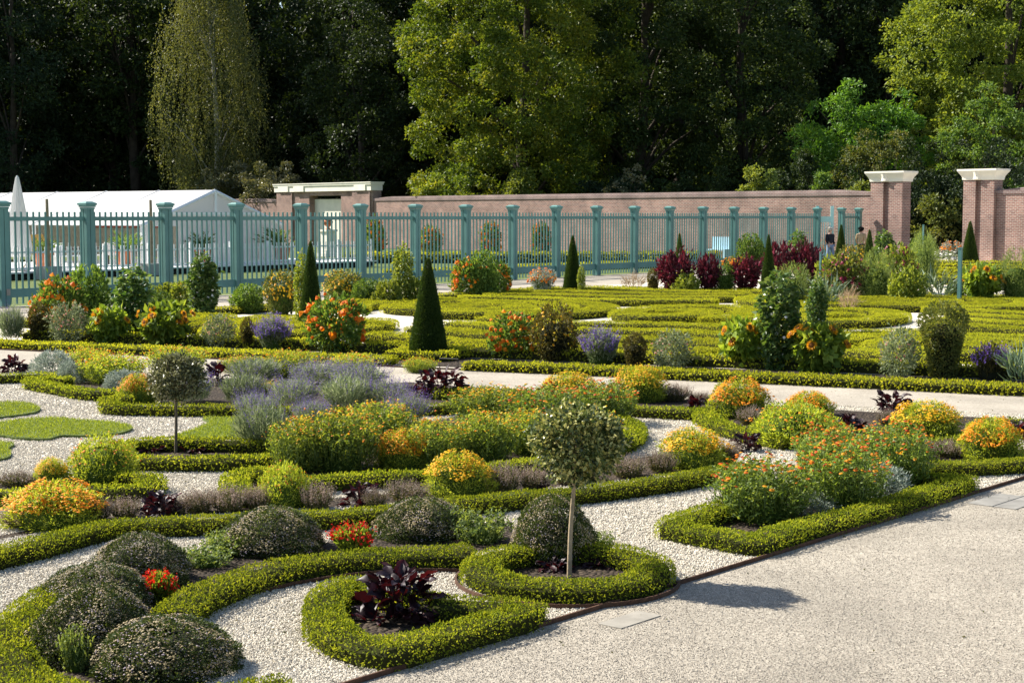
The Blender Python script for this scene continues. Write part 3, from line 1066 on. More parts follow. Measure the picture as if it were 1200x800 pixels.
def spiky(seed, w, h, n, L, Wd, leaf, nsp, spmat, spread=.5, sph=.35, spw=.016, corem=None, seg=9):
    """tufts of narrow leaves rising and leaning out, with flower spikes above"""
    g = rng(seed)
    lv, sp, st = MB(), MB(), MB()
    th = g.random(n) * 6.28
    r = np.sqrt(g.random(n)) * w * .5
    base = np.stack([r * np.cos(th), r * np.sin(th)], 1)
    z = g.random(n) ** .8 * h * (1 - .45 * (r / (w * .5)) ** 2) * .85
    P = np.concatenate([base * (.45 + .55 * (z / h))[:, None], z[:, None]], 1)
    A = np.concatenate([base / w * 2 * spread * 1.6, np.ones((n, 1))], 1) + g.normal(size=(n, 3)) * .38
    lv.leaves(P, A, L * g.uniform(.6, 1.3, n), Wd * g.uniform(.7, 1.3, n), g)
    parts = [('foliage', lv, M[leaf])]
    if nsp:
        th = g.random(nsp) * 6.28
        r = np.sqrt(g.random(nsp)) * w * .5
        d = np.stack([np.cos(th), np.sin(th)], 1)
        bz = h * (.62 - .30 * (r / (w * .5)) ** 2)
        b0 = np.concatenate([d * r[:, None] * .8, bz[:, None]], 1)
        ax = nrm(np.concatenate([d * (r / w * spread * 1.7)[:, None], np.ones((nsp, 1))], 1) + g.normal(size=(nsp, 3)) * .12)
        ln = h * sph * g.uniform(.6, 1.2, nsp)
        q = np.tile(np.linspace(.15, 1, seg), nsp)
        idx = np.repeat(np.arange(nsp), seg)
        PP = b0[idx] + ax[idx] * (ln[idx] * q)[:, None] + g.normal(size=(nsp * seg, 3)) * spw * .4
        sp.leaves(PP, ax[idx] * .6 + g.normal(size=PP.shape) * .7, spw * 1.5 * (1.25 - .6 * q), spw * (1.2 - .6 * q), g)
        st.leaves(b0 - ax * ln[:, None] * .3, ax, ln * 1.3, .004, g)
        parts += [('flower_spikes', sp, M[spmat]), ('stems', st, M[leaf])]
    if corem:
        parts.append(('twigs', core(p_mound, w * .7, h * .6, .8), M[corem]))
    return mk(parts)


def tall_clump(seed, w, h, nst, nleaf, leaf, flowers, L=.065, Wd=.016):
    """upright leafy stems each ending in a flower"""
    g = rng(seed)
    lv, st = MB(), MB()
    th = g.random(nst) * 6.28
    r = np.sqrt(g.random(nst)) * w * .5
    b = np.stack([r * np.cos(th) * .75, r * np.sin(th) * .75, 0 * r], 1)
    hh = h * (1 - .32 * (r / (w * .5)) ** 2.5) * g.uniform(.78, 1.04, nst)
    tip = np.stack([r * np.cos(th) * 1.1, r * np.sin(th) * 1.1, hh], 1) + g.normal(size=(nst, 3)) * [.03, .03, 0]
    st.leaves(b, tip - b, np.linalg.norm(tip - b, axis=1), .008, g)
    i = g.integers(0, nst, nleaf)
    q = g.random(nleaf) ** .75
    P = b[i] + (tip - b)[i] * (q * .97)[:, None] + g.normal(size=(nleaf, 3)) * .018
    a = g.random(nleaf) * 6.28
    A = np.stack([np.cos(a), np.sin(a), g.uniform(.1, 1.0, nleaf)], 1)
    lv.leaves(P, A, L * g.uniform(.6, 1.3, nleaf), Wd * g.uniform(.7, 1.4, nleaf), g, fold=.3)
    parts = [('foliage', lv, M[leaf]), ('stems', st, M['stem']), ('twigs', core(p_mound, w * .62, h * .62, .85), M['maricore'])]
    for share, rad, mat, k, dm in flowers:
        fb = MB()
        m = g.random(nst) < share
        P = tip[m] + g.normal(size=(m.sum(), 3)) * [.012, .012, .02]
        fb.discs(P, g.normal(size=P.shape) * .35 + [0, 0, 1], rad * g.uniform(.65, 1.2, len(P)), g, k, dm)
        parts.append(('flowers', fb, M[mat]))
    return mk(parts)


def marigold(seed, flmat, nfl, tmin=.32, leaf='marileaf'):
    g = rng(seed)
    n = 5200
    lv, fb = MB(), MB()
    P, O, t = volume(g, n, p_mound, .70, .42, .45, .20)
    lv.leaves(P - O * .02, O * .7 + g.normal(size=P.shape) * .55 + [0, 0, .5], .045 * g.uniform(.6, 1.3, n), .010, g)
    P, O, t = volume(g, nfl, p_mound, .70, .42, .10, .20, tmin)
    P = P + O * g.uniform(.0, .035, (nfl, 1))
    a, b = g.random(2) * 6.28
    m = (np.sin(P[:, 0] * 17 + a) + np.sin(P[:, 1] * 15 + b) + g.normal(size=nfl) * .8 + (P[:, 2] - .25) * 5) > -.35
    P, O = P[m], O[m]
    nfl = len(P)
    fb.discs(P, O * .5 + [0, 0, .8] + g.normal(size=P.shape) * .3, .0135 * g.uniform(.7, 1.25, nfl), g, 5, .3)
    return mk([('foliage', lv, M[leaf]), ('twigs', core(p_mound, .7, .42, .80), M['maricore']), ('flowers', fb, M[flmat])])


species('marigold_yellow', .70, .42, 'flower', .42, [marigold(200 + i, 'fl_yellow', 1500, .50) for i in range(2)])
species('marigold_orange', .70, .42, 'flower', .42, [marigold(204 + i, 'fl_amber', 1700, .46) for i in range(2)])
species('marigold_green', .70, .42, 'flower', .42, [marigold(208 + i, 'fl_orange', 200, .45) for i in range(2)])
species('aster_dome', .75, .42, 'flower', .45, [bush(220 + i, .75, .42, p_dome, 13000, .022, .009, 'dome', [(4300, .0075, 'bud', .22, 5, .5), (1100, .0062, 'budpale', .10, 5, .5)], 'domecore', thick=.14, lump=.10, rn=.75) for i in range(2)])
species('zinnia_clump', .80, .60, 'flower', .40, [tall_clump(230 + i, .80, .60, 300, 3600, 'marileaf2', [(.38, .023, 'fl_rust', 7, .35), (.10, .020, 'fl_orange', 7, .35)]) for i in range(2)])
species('coreopsis_clump', .80, .55, 'flower', .40, [tall_clump(236 + i, .80, .55, 420, 3600, 'marileaf3', [(.26, .017, 'fl_yellow', 6, .3), (.20, .017, 'fl_orange', 6, .3)], L=.06, Wd=.014) for i in range(2)])
species('wild_clump', .90, .45, 'flower', .40, [tall_clump(240 + i, .90, .45, 380, 3200, 'marileaf', [(.28, .017, 'fl_orange', 6, .3), (.22, .016, 'fl_yellow', 6, .3)], L=.06, Wd=.014) for i in range(2)])
species('lavender', .75, .45, 'flower', .40, [spiky(250 + i, .75, .45, 1300, .14, .010, 'lav', 200, 'fl_purple', .45, .72, .015, None, 8) for i in range(2)])
species('silver_lavender', .75, .45, 'plant', .40, [spiky(254 + i, .75, .45, 1700, .17, .010, 'lav', 50, 'fl_purple', .45, .6, .014, None) for i in range(2)])
species('basil_row', .45, .26, 'flower', .35, [spiky(258 + i, .45, .22, 900, .045, .015, 'brownleaf', 170, 'brownspike', .35, .75, .013, None) for i in range(2)])
species('red_salvia', .45, .26, 'flower', .35, [spiky(262 + i, .45, .26, 700, .06, .03, 'sunleaf', 44, 'fl_red', .5, .42, .026, None, 7) for i in range(2)])
species('silver_bush', .50, .32, 'plant', .35, [bush(266 + i, .5, .32, p_mound, 2600, .06, .013, 'silver', None, None, lump=.22) for i in range(2)])
species('weed_patch', .50, .28, 'plant', .35, [tall_clump(268 + i, .5, .28, 60, 800, 'feather', [(.3, .008, 'fl_white', 5, .3)], L=.05, Wd=.02) for i in range(2)])
species('vine_column', .48, 1.35, 'climber', .30, [bush(270 + i, .48, 1.35, p_column, 2400, .085, .070, 'deep', [(26, .03, 'fl_white', .1, 5, .1)], None, up=-.35, thick=.5, lump=.3) for i in range(2)])
species('pale_vine_column', .45, 1.4, 'climber', .30, [bush(274 + i, .45, 1.4, p_column, 1900, .08, .055, 'lime', [(40, .03, 'fl_white', .1, 5, .1)], None, up=-.2, thick=.5, lump=.3) for i in range(2)])
species('tithonia', .85, .75, 'flower', .38, [bush(278 + i, .85, .75, p_bush, 1700, .10, .05, 'green', [(110, .052, 'fl_dahlia', .30, 9, 1.0)], None, thick=.6, lump=.25) for i in range(2)])
species('brown_column', .40, .58, 'shrub', .35, [bush(282 + i, .40, .58, p_column, 2000, .045, .022, 'bronze', None, 'domecore', thick=.25, lump=.12) for i in range(2)])
species('purple_salvia', .75, .62, 'flower', .38, [spiky(286 + i, .75, .62, 2300, .10, .017, 'lav', 150, 'fl_purple', .75, .42, .026, 'maricore', 9) for i in range(2)])
species('salmon_shrub', .62, .55, 'flower', .38, [bush(290 + i, .62, .55, p_bush, 1900, .065, .022, 'lav', [(70, .022, 'fl_pink', .45, 6, .3)], None, thick=.6, lump=.3) for i in range(2)])
species('amaranth', 1.1, 1.0, 'flower', .35, [bush(294 + i, 1.1, 1.0, p_fan, 1300, .19, .075, 'darkred', [(75, .055, 'fl_amaranth', .5, 6, 2.4)], None, up=.7, thick=.6, lump=.38) for i in range(2)])
species('tassel_amaranth', 1.2, 1.1, 'flower', .35, [bush(298, 1.2, 1.1, p_bush, 1700, .16, .08, 'olive', [(120, .07, 'fl_amaranth', .35, 5, .8)], None, thick=.5, lump=.3), bush(299, 1.2, 1.1, p_bush, 1700, .16, .08, 'lime', [(110, .07, 'fl_amaranth', .4, 5, .8)], None, thick=.5, lump=.3)])
species('green_bush', .95, .9, 'shrub', .38, [bush(302 + i, .95, .9, p_bush, 2600, .085, .045, 'green', None, 'maricore', lump=.25) for i in range(2)])
species('feather_bush', 1.0, 1.05, 'shrub', .38, [bush(306 + i, 1.0, 1.05, p_bush, 4200, .11, .012, 'feather', None, 'maricore', lump=.22, up=.8) for i in range(2)])
species('lime_bush', .95, .75, 'shrub', .38, [bush(310 + i, .95, .75, p_bush, 1900, .11, .075, 'lime', None, None, lump=.3, thick=.5) for i in range(2)])
species('yellow_daisy', .80, .80, 'flower', .38, [bush(314 + i, .80, .80, p_bush, 2000, .075, .035, 'olive', [(230, .032, 'fl_yellow', .42, 7, .3)], 'maricore', lump=.25) for i in range(2)])
species('bronze_daisy', .72, .80, 'flower', .38, [bush(318, .72, .80, p_bush, 2300, .07, .03, 'bronze', [(80, .030, 'fl_yellow', .3, 7, .3)], 'domecore', lump=.25)])
species('vase_shrub', .75, 1.05, 'shrub', .35, [bush(320, .75, 1.05, p_vase, 6500, .045, .022, 'olive', None, 'domecore', thick=.25, lump=.12)])
species('clipped_cone', .66, 1.65, 'topiary', .45, [bush(322, .66, 1.65, p_cone, 24000, .034, .014, 'cone', None, 'conecore', thick=.07, lump=.025, outw=1.0, rn=.55, ck=.94)])
species('leek', .9, .75, 'plant', .35, [spiky(326 + i, .9, .65, 170, .50, .035, 'leek', 0, 'leek', .8) for i in range(2)])
species('dry_stalks', .8, .7, 'plant', .35, [spiky(330, .8, .7, 240, .30, .012, 'dry', 26, 'dry', .5, .3, .03)])
species('pale_flower', .9, .7, 'flower', .35, [bush(332, .9, .7, p_bush, 1200, .09, .03, 'lav', [(120, .05, 'fl_white', .4, 6, .3)], None, lump=.3), bush(333, .9, .7, p_bush, 1200, .09, .03, 'lav', [(90, .05, 'fl_lilac', .45, 6, .3)], None, lump=.3)])
species('orange_daisy', .85, .65, 'flower', .38, [bush(334 + i, .85, .65, p_fan, 1500, .08, .03, 'silver' if i == 0 else 'green', [(170, .045, 'fl_orange', .62, 7, .4)], 'maricore', lump=.25) for i in range(2)])
species('lilac_larkspur', .75, .72, 'flower', .38, [spiky(338, .75, .62, 1500, .13, .012, 'bronze', 60, 'fl_lilac', .45, .35, .03, 'domecore', 8)])

CNT = {}
g_place = rng(4242)


def place(sp, x, yb, w, h, label, group=None, name=None, cat=None, var=None):
    s = SP[sp]
    d0 = dep(x, yb)
    p0 = U(x, yb)
    fw = nrm(np.array([p0[0], p0[1], 0]))
    wm = w * d0 / F
    c = p0 + fw * wm * s['back']
    wm *= dep(*proj(c)[:2]) / d0
    yc = proj(c)[1]
    dc = proj(c)[2]
    hm = max(.04, (yc - (yb - h)) * dc / F)
    k = CNT.get(sp, 0)
    CNT[sp] = k + 1
    v = s['var'][(k if var is None else var) % len(s['var'])]
    o = thing(name or sp, label, cat or s['cat'], c, g_place.random() * 6.28, group, (wm / s['w'], wm / s['w'], hm / s['h']))
    for pn, me in v:
        q = link(pn, me, o)
        q['kind'] = 'stuff'
    return o


# --- the brown aster domes
GA = 'aster domes along the curved hedge'
for x, y, w, h, lb in ((318, 655, 120, 60, 'brownish aster dome behind the middle of the long curved hedge'),
                       (163, 694, 118, 68, 'brownish aster dome next to the small red salvia in the lower left'),
                       (112, 724, 132, 62, 'brownish aster dome just behind another dome near the left edge'),
                       (112, 782, 146, 94, 'brownish aster dome inside the curl of the corner hedge'),
                       (194, 806, 170, 82, 'lowest aster dome at the bottom edge of the corner bed'),
                       (494, 637, 108, 53, 'brownish aster dome between the red salvia and the ring hedge'),
                       (648, 664, 100, 82, 'brownish aster dome standing inside the ring hedge behind the tree stem')):
    place('aster_dome', x, y, w, h, lb, GA)

GM = 'rounded marigold mounds in the beds'
for sp, x, y, w, h, lb in (
        ('marigold_orange', 64, 624, 112, 58, 'orange marigold mound behind the long hedge at the left'),
        ('marigold_green', 121, 570, 82, 58, 'large green marigold mound with few orange flowers inside the left hedge corner'),
        ('marigold_yellow', 60, 570, 38, 32, 'small yellow marigold mound left of the large green one'),
        ('marigold_green', 334, 598, 60, 54, 'feathery green mound almost without flowers at the corner of the central bed'),
        ('marigold_yellow', 537, 586, 80, 54, 'yellow marigold mound alone in front of the central bed hedge'),
        ('marigold_yellow', 812, 552, 78, 48, 'yellow marigold mound among brown spikes right of the variegated ball tree'),
        ('marigold_orange', 162, 474, 46, 34, 'small orange marigold mound next to the grey ball tree'),
        ('marigold_yellow', 750, 473, 62, 42, 'round yellow marigold mound behind the short straight hedge by the path'),
        ('marigold_orange', 867, 492, 72, 46, 'orange yellow marigold mound behind the curved hedge near the path'),
        ('marigold_orange', 948, 490, 56, 30, 'low orange marigold mound nearest the path behind the tall bed'),
        ('marigold_green', 931, 527, 106, 54, 'broad lime green marigold mound behind the tall orange bed'),
        ('marigold_yellow', 1086, 514, 80, 42, 'broad yellow marigold mound right of the dark plants by the path'),
        ('marigold_orange', 1162, 542, 74, 50, 'orange marigold mound at the right edge above the hedge'),
        ('marigold_yellow', 668, 468, 66, 30, 'yellow marigold mound at the back tip of the central bed'),
        ('marigold_orange', 470, 552, 66, 46, 'orange marigold mound in the front of the central bed')):
    place(sp, x, y, w, h, lb, GM)

GZ = 'tall orange flower clumps'
for sp, x, y, w, h, lb in (
        ('zinnia_clump', 893, 618, 118, 84, 'tall rust flowered clump at the sharp corner of the front bed'),
        ('zinnia_clump', 985, 604, 108, 88, 'tall rust flowered clump in the middle of the front bed'),
        ('zinnia_clump', 1044, 577, 96, 84, 'tall rust flowered clump behind the silver plant'),
        ('zinnia_clump', 975, 560, 90, 64, 'tall rust flowered clump at the back of the front bed'),
        ('coreopsis_clump', 352, 556, 74, 70, 'loose orange flowered clump leaning over the left end of the central bed'),
        ('coreopsis_clump', 398, 556, 98, 78, 'tall yellow flowered clump at the left of the central bed'),
        ('coreopsis_clump', 510, 550, 80, 62, 'leafy yellow flowered clump in the centre of the central bed'),
        ('coreopsis_clump', 567, 545, 80, 66, 'yellow flowered clump behind the single yellow mound'),
        ('coreopsis_clump', 622, 536, 76, 58, 'yellow flowered clump left of the variegated ball tree crown'),
        ('zinnia_clump', 640, 508, 90, 58, 'orange flowered clump at the back right of the central bed'),
        ('zinnia_clump', 705, 500, 80, 56, 'orange flowered clump right behind the variegated ball tree crown'),
        ('coreopsis_clump', 445, 528, 80, 60, 'yellow flowered clump at the back left of the central bed'),
        ('coreopsis_clump', 575, 500, 90, 50, 'low orange yellow clump along the back of the central bed'),
        ('coreopsis_clump', 690, 535, 70, 60, 'yellow flowered clump hidden partly by the variegated ball tree'),
        ('wild_clump', 132, 452, 76, 40, 'pale green clump with tiny orange flowers above the blunt hedge corner'),
        ('wild_clump', 100, 437, 60, 30, 'small flowered clump beside the silver plant near the path'),
        ('wild_clump', 208, 439, 70, 34, 'small orange flowered clump behind the grey ball tree crown'),
        ('wild_clump', 282, 438, 50, 22, 'low orange flowered clump along the path behind the lavender'),
        ('wild_clump', 340, 445, 66, 36, 'low yellow flowered clump along the path left of the pointed hedge'),
        ('wild_clump', 412, 443, 54, 30, 'low flowered clump by the path in front of the orange dahlia'),
        ('wild_clump', 492, 438, 40, 20, 'low green clump in front of the large clipped cone'),
        ('coreopsis_clump', 318, 470, 44, 24, 'small orange flowered clump among the lavender')):
    place(sp, x, y, w, h, lb, GZ)

GL = 'lavender plants on the left'
for sp, x, y, w, h, lb in (
        ('silver_lavender', 308, 532, 84, 56, 'big grey lavender bush leaning over the oval hedge'),
        ('lavender', 225, 474, 60, 34, 'grey lavender right behind the grey ball tree'),
        ('silver_lavender', 285, 474, 62, 36, 'silvery lavender behind the straight hedge on the left'),
        ('lavender', 345, 480, 66, 36, 'flowering lavender at the right end of the straight hedge'),
        ('lavender', 300, 492, 60, 30, 'purple lavender spikes spilling over the straight hedge'),
        ('lavender', 365, 498, 50, 28, 'purple lavender spilling towards the central bed'),
        ('silver_lavender', 405, 482, 70, 40, 'silvery lavender left of the central yellow clumps'),
        ('lavender', 452, 480, 64, 34, 'purple lavender below the dark leaved plant by the path'),
        ('lavender', 420, 458, 80, 30, 'purple lavender along the back row left of the dark leaved plant'),
        ('lavender', 370, 452, 76, 26, 'low purple lavender at the back of the left bed'),
        ('silver_lavender', 300, 450, 70, 30, 'pale silvery clump at the back of the left bed'),
        ('lavender', 478, 500, 60, 36, 'lavender in front of the pointed hedge')):
    place(sp, x, y, w, h, lb, GL)

GB = 'brown spiky basil along the hedges'
for x, y, w, h, lb in (
        (30, 622, 70, 27, 'left of the orange marigold mound at the left edge'),
        (112, 614, 50, 29, 'touching the right side of the orange mound at the left'),
        (146, 610, 46, 26, 'left of the dark red leaved plant in the left strip'),
        (232, 604, 50, 29, 'right of the dark red leaved plant in the left strip'),
        (268, 603, 56, 32, 'in front of the corner of the central bed hedge'),
        (302, 600, 40, 29, 'left of the feathery green mound'),
        (372, 600, 46, 32, 'right of the feathery green mound'),
        (478, 592, 60, 27, 'left of the single yellow mound'),
        (590, 580, 56, 34, 'right of the single yellow mound'),
        (625, 578, 44, 29, 'left of the small dark plant near the tree stem'),
        (665, 570, 46, 29, 'behind the stem of the variegated ball tree'),
        (735, 562, 56, 27, 'below the right side of the variegated crown'),
        (775, 556, 44, 27, 'left of the yellow mound beyond the variegated tree'),
        (850, 546, 40, 27, 'right of the yellow mound beyond the variegated tree'),
        (20, 572, 60, 19, 'at the left edge beside the small yellow mound'),
        (690, 566, 40, 27, 'just right of the variegated tree stem'),
        (790, 472, 46, 21, 'right of the round yellow mound by the path'),
        (820, 474, 34, 14, 'beside the small dark plant near the path'),
        (880, 500, 40, 22, 'at the foot of the orange mound near the path'),
        (1075, 540, 50, 22, 'below the broad yellow mound on the right'),
        (1110, 538, 46, 21, 'left of the orange mound at the right edge'),
        (1050, 545, 40, 24, 'right behind the tall orange bed'),
        (1040, 500, 30, 19, 'under the dark plant by the path on the right'),
        (440, 597, 36, 24, 'right of the plant with glowing red leaves'),
        (205, 606, 40, 22, 'behind the dark red leaved plant in the left strip'),
        (770, 470, 36, 19, 'close to the round yellow mound by the path')):
    place('basil_row', x, y, w, h, 'brown spiky basil ' + lb, GB)

for x, y, w, h, lb in ((414, 650, 64, 38, 'bright red salvia between two aster domes'), (187, 708, 52, 40, 'small red salvia right of the aster domes near the bottom left')):
    place('red_salvia', x, y, w, h, lb)
for x, y, w, h, lb in ((1034, 584, 54, 36, 'silver leaved plant at the front of the tall orange bed'), (955, 604, 50, 24, 'low bluish silver plant under the tall orange clumps'),
                       (62, 440, 44, 26, 'silver plant behind the blunt hedge corner near the path'), (82, 450, 26, 24, 'small silver ball plant inside the blunt hedge corner'),
                       (146, 458, 44, 22, 'silver plant behind the small orange mound')):
    place('silver_bush', x, y, w, h, lb)
for x, y, w, h, lb in ((240, 668, 64, 30, 'light green weeds left of the large aster dome'), (262, 655, 50, 34, 'tall light green weeds between two aster domes'), (565, 640, 70, 44, 'thin light green weeds left of the ring hedge'),
                       (90, 790, 40, 60, 'light green weeds in front of the corner aster domes'), (535, 632, 40, 40, 'thin weeds right of the aster dome by the ring hedge'),
                       (700, 648, 40, 26, 'thin weeds inside the ring hedge beside the dome')):
    place('weed_patch', x, y, w, h, lb)

# --- border beyond the middle path, and the rows behind it
border = [
    ('silver_lavender', 14, 400, 44, 42, 'greyish lavender bush at the left edge of the border'),
    ('brown_column', 46, 399, 28, 46, 'dark bronze column left of the sunflowers'),
    ('tithonia', 70, 392, 62, 64, 'loose shrub with orange flowers beside the first fence post'),
    ('salmon_shrub', 82, 402, 50, 44, 'low shrub with faded salmon flowers left of the sunflowers'),
    ('green_bush', 104, 384, 56, 70, 'dark green bush between two fence posts left of the bean column'),
    ('vine_column', 156, 398, 44, 82, 'dark bean column behind the sunflowers at the left'),
    ('vine_column', 238, 372, 36, 72, 'bean column in front of the third fence post'),
    ('lime_bush', 205, 368, 50, 34, 'yellowish green bush left of the bean column at the third fence post'),
    ('green_bush', 182, 372, 40, 30, 'light green bush between the two bean columns'),
    ('green_bush', 290, 368, 40, 34, 'feathery green bush left of the yellow daisies'),
    ('yellow_daisy', 330, 370, 42, 52, 'bush topped with yellow daisies left of the slim cone'),
    ('clipped_cone', 365, 388, 30, 104, 'slim clipped cone with a climber on its left side'),
    ('pale_vine_column', 354, 386, 18, 88, 'pale climber leaning on the slim clipped cone'),
    ('salmon_shrub', 257, 408, 38, 38, 'salmon flowered shrub left of the purple salvia'),
    ('brown_column', 290, 409, 18, 38, 'narrow bronze column beside the purple salvia at left'),
    ('purple_salvia', 320, 411, 52, 46, 'purple salvia bush left of the orange dahlia'),
    ('tithonia', 394, 414, 70, 66, 'big dahlia bush covered in bright orange flowers left of the cone'),
    ('yellow_daisy', 402, 356, 48, 38, 'yellow flowered bush behind the orange dahlia by the pole'),
    ('green_bush', 430, 358, 40, 30, 'dark green bush right of the teal pole'),
    ('pale_vine_column', 472, 358, 24, 70, 'tall pale climber column left of the large clipped cone'),
    ('lime_bush', 455, 360, 34, 30, 'yellow green bush left of the pale climber column'),
    ('lime_bush', 489, 358, 28, 30, 'yellow green bush between the climber column and the large cone'),
    ('clipped_cone', 502, 420, 46, 116, 'large clipped cone standing in the small square hedge'),
    ('tithonia', 548, 350, 40, 44, 'orange flowered bush right of the large cone'),
    ('green_bush', 566, 350, 40, 54, 'tall green bush behind the orange flowers right of the large cone'),
    ('tithonia', 584, 348, 30, 40, 'smaller orange flowered bush at the foot of a fence post'),
    ('orange_daisy', 635, 346, 36, 30, 'orange daisies left of the middle clipped cone'),
    ('clipped_cone', 671, 345, 24, 68, 'middle clipped cone on the far side of the parterre'),
    ('pale_vine_column', 681, 346, 10, 34, 'small climber at the right of the middle clipped cone'),
    ('tithonia', 600, 421, 56, 52, 'dahlia bush with orange flowers right of the large cone'),
    ('bronze_daisy', 650, 424, 56, 66, 'bronze bush with small yellow flowers right of the orange dahlia'),
    ('purple_salvia', 704, 428, 58, 50, 'purple salvia bush in the middle of the border'),
    ('brown_column', 744, 431, 30, 42, 'bronze column right of the middle purple salvia'),
    ('salmon_shrub', 787, 432, 48, 42, 'green shrub with pale salmon flowers right of the bronze column'),
    ('vine_column', 913, 434, 48, 112, 'tall white dotted bean column between two sunflower clumps'),
    ('vine_column', 957, 398, 24, 70, 'slim bean column right of the tall one'),
    ('salmon_shrub', 1054, 442, 46, 56, 'green shrub with salmon flowers right of the second sunflower clump'),
    ('vase_shrub', 1105, 444, 58, 88, 'large dark vase shaped shrub near the right end of the border'),
    ('lilac_larkspur', 1162, 446, 62, 60, 'dark spiky bush with lilac flowers near the right edge'),
    ('leek', 1196, 450, 40, 46, 'grey green strap leaves at the right edge of the border'),
    # far row
    ('brown_column', 765, 344, 16, 30, 'narrow green column left of the red amaranths'),
    ('dry_stalks', 742, 343, 32, 24, 'dry beige stalks on the pale far path'),
    ('amaranth', 792, 345, 44, 44, 'leftmost red amaranth bush in front of the fence'),
    ('lime_bush', 805, 346, 32, 24, 'yellow green bush at the foot of the leftmost amaranth'),
    ('amaranth', 830, 345, 28, 40, 'narrow bright red amaranth bush'),
    ('green_bush', 850, 345, 24, 34, 'dark green bush between two red amaranths'),
    ('amaranth', 874, 345, 36, 38, 'broad dark red amaranth bush below the orange daisies'),
    ('clipped_cone', 796, 330, 16, 56, 'small clipped cone behind the leftmost amaranth'),
    ('clipped_cone', 900, 346, 20, 70, 'clipped cone at the right of the red amaranths'),
    ('green_bush', 880, 320, 36, 44, 'green bush with yellow flowers beside the fence'),
    ('orange_daisy', 860, 322, 30, 20, 'orange daisies behind the red amaranths'),
    ('amaranth', 912, 338, 36, 46, 'red amaranth right of the clipped cone'),
    ('vine_column', 936, 318, 22, 46, 'bean column in front of the fence near the gate'),
    ('amaranth', 944, 338, 36, 46, 'red amaranth below the bean column near the gate'),
    ('feather_bush', 928, 360, 44, 50, 'feathery green bush behind the tall bean column'),
    ('lime_bush', 975, 350, 40, 46, 'lime green bush right of the slim bean column'),
    ('leek', 968, 362, 40, 36, 'grey strap leaved plant behind the slim bean column'),
    ('dry_stalks', 995, 366, 28, 30, 'brown stalks on the far path'),
    ('tassel_amaranth', 990, 352, 54, 50, 'bush with hanging red tassels near the gate'),
    ('clipped_cone', 985, 318, 18, 54, 'clipped cone in front of the second visitor'),
    ('yellow_daisy', 1000, 322, 38, 34, 'bright yellow flowers right of the cone near the gate'),
    ('clipped_cone', 1018, 330, 20, 60, 'clipped cone left of the bean column by the brick pier'),
    ('vine_column', 1035, 322, 24, 50, 'bean column standing before the left brick pier'),
    ('feather_bush', 1026, 353, 44, 58, 'feathery dark green bush on the far side of the parterre'),
    ('tassel_amaranth', 1052, 344, 48, 52, 'bush with dark red tassels in front of the left brick pier'),
    ('lime_bush', 1062, 356, 42, 40, 'lime green leafy bush right of the feathery bush'),
    ('feather_bush', 1082, 336, 36, 62, 'tall feathery bush before the gateway'),
    ('leek', 1100, 354, 46, 36, 'grey strap leaved clump left of the teal pole'),
    ('green_bush', 1080, 318, 30, 40, 'green bush with orange flowers under the gateway'),
    ('pale_flower', 1104, 312, 40, 18, 'white flowers in front of the gateway'),
    ('orange_daisy', 1116, 304, 32, 20, 'orange flowers in the gateway between the brick piers'),
    ('clipped_cone', 1136, 312, 22, 52, 'clipped cone before the right brick pier'),
    ('orange_daisy', 1188, 308, 26, 24, 'orange flowers at the foot of the right wall'),
    ('pale_flower', 1199, 306, 24, 22, 'pale lilac flowers at the right edge below the wall'),
    ('feather_bush', 1190, 356, 44, 62, 'feathery pale green bush at the right edge'),
    ('yellow_daisy', 975, 330, 40, 24, 'small yellow flowers in front of the gate'),
    ('orange_daisy', 968, 305, 26, 24, 'orange flowers right in front of the first visitor'),
    ('tithonia', 1008, 305, 26, 38, 'tall rusty shrub against the wall by the last fence post'),
    ('silver_bush', 1165, 340, 30, 24, 'silver plant behind the far sunflower clump'),
    ('green_bush', 1120, 352, 24, 22, 'small dark green bush beside the far teal pole'),
]
for sp_, x_, y_, w_, h_, lb_ in border:
    k_ = .88 if sp_ == 'amaranth' else 1.0 if sp_ in ('clipped_cone', 'vase_shrub', 'dry_stalks', 'leek') else .86
    place(sp_, x_, y_, w_ * k_, h_ * (1 + k_) / 2, lb_, group=None)


# --- sunflowers: every head is a part
def sunflower_heads(sd):
    hb, db = MB(), MB()
    g = rng(sd)
    k = 16
    th = np.arange(k) * 6.283 / k
    A = np.stack([np.cos(th), np.sin(th), 0 * th + .08], 1)
    hb.leaves(A * .035, A, .05, .026, g, fold=.05)
    th = th + .2
    A = np.stack([np.cos(th), np.sin(th), 0 * th + .35], 1)
    hb.leaves(A * .03 + [0, 0, .006], A, .042, .024, g, fold=.05)
    db.lathe([(.045, .004), (.040, .018), (.022, .026), (.003, .028)], 12)
    return hb.build('sunflower_head', M['sunhead']), db.build('disc', M['sundisc'])


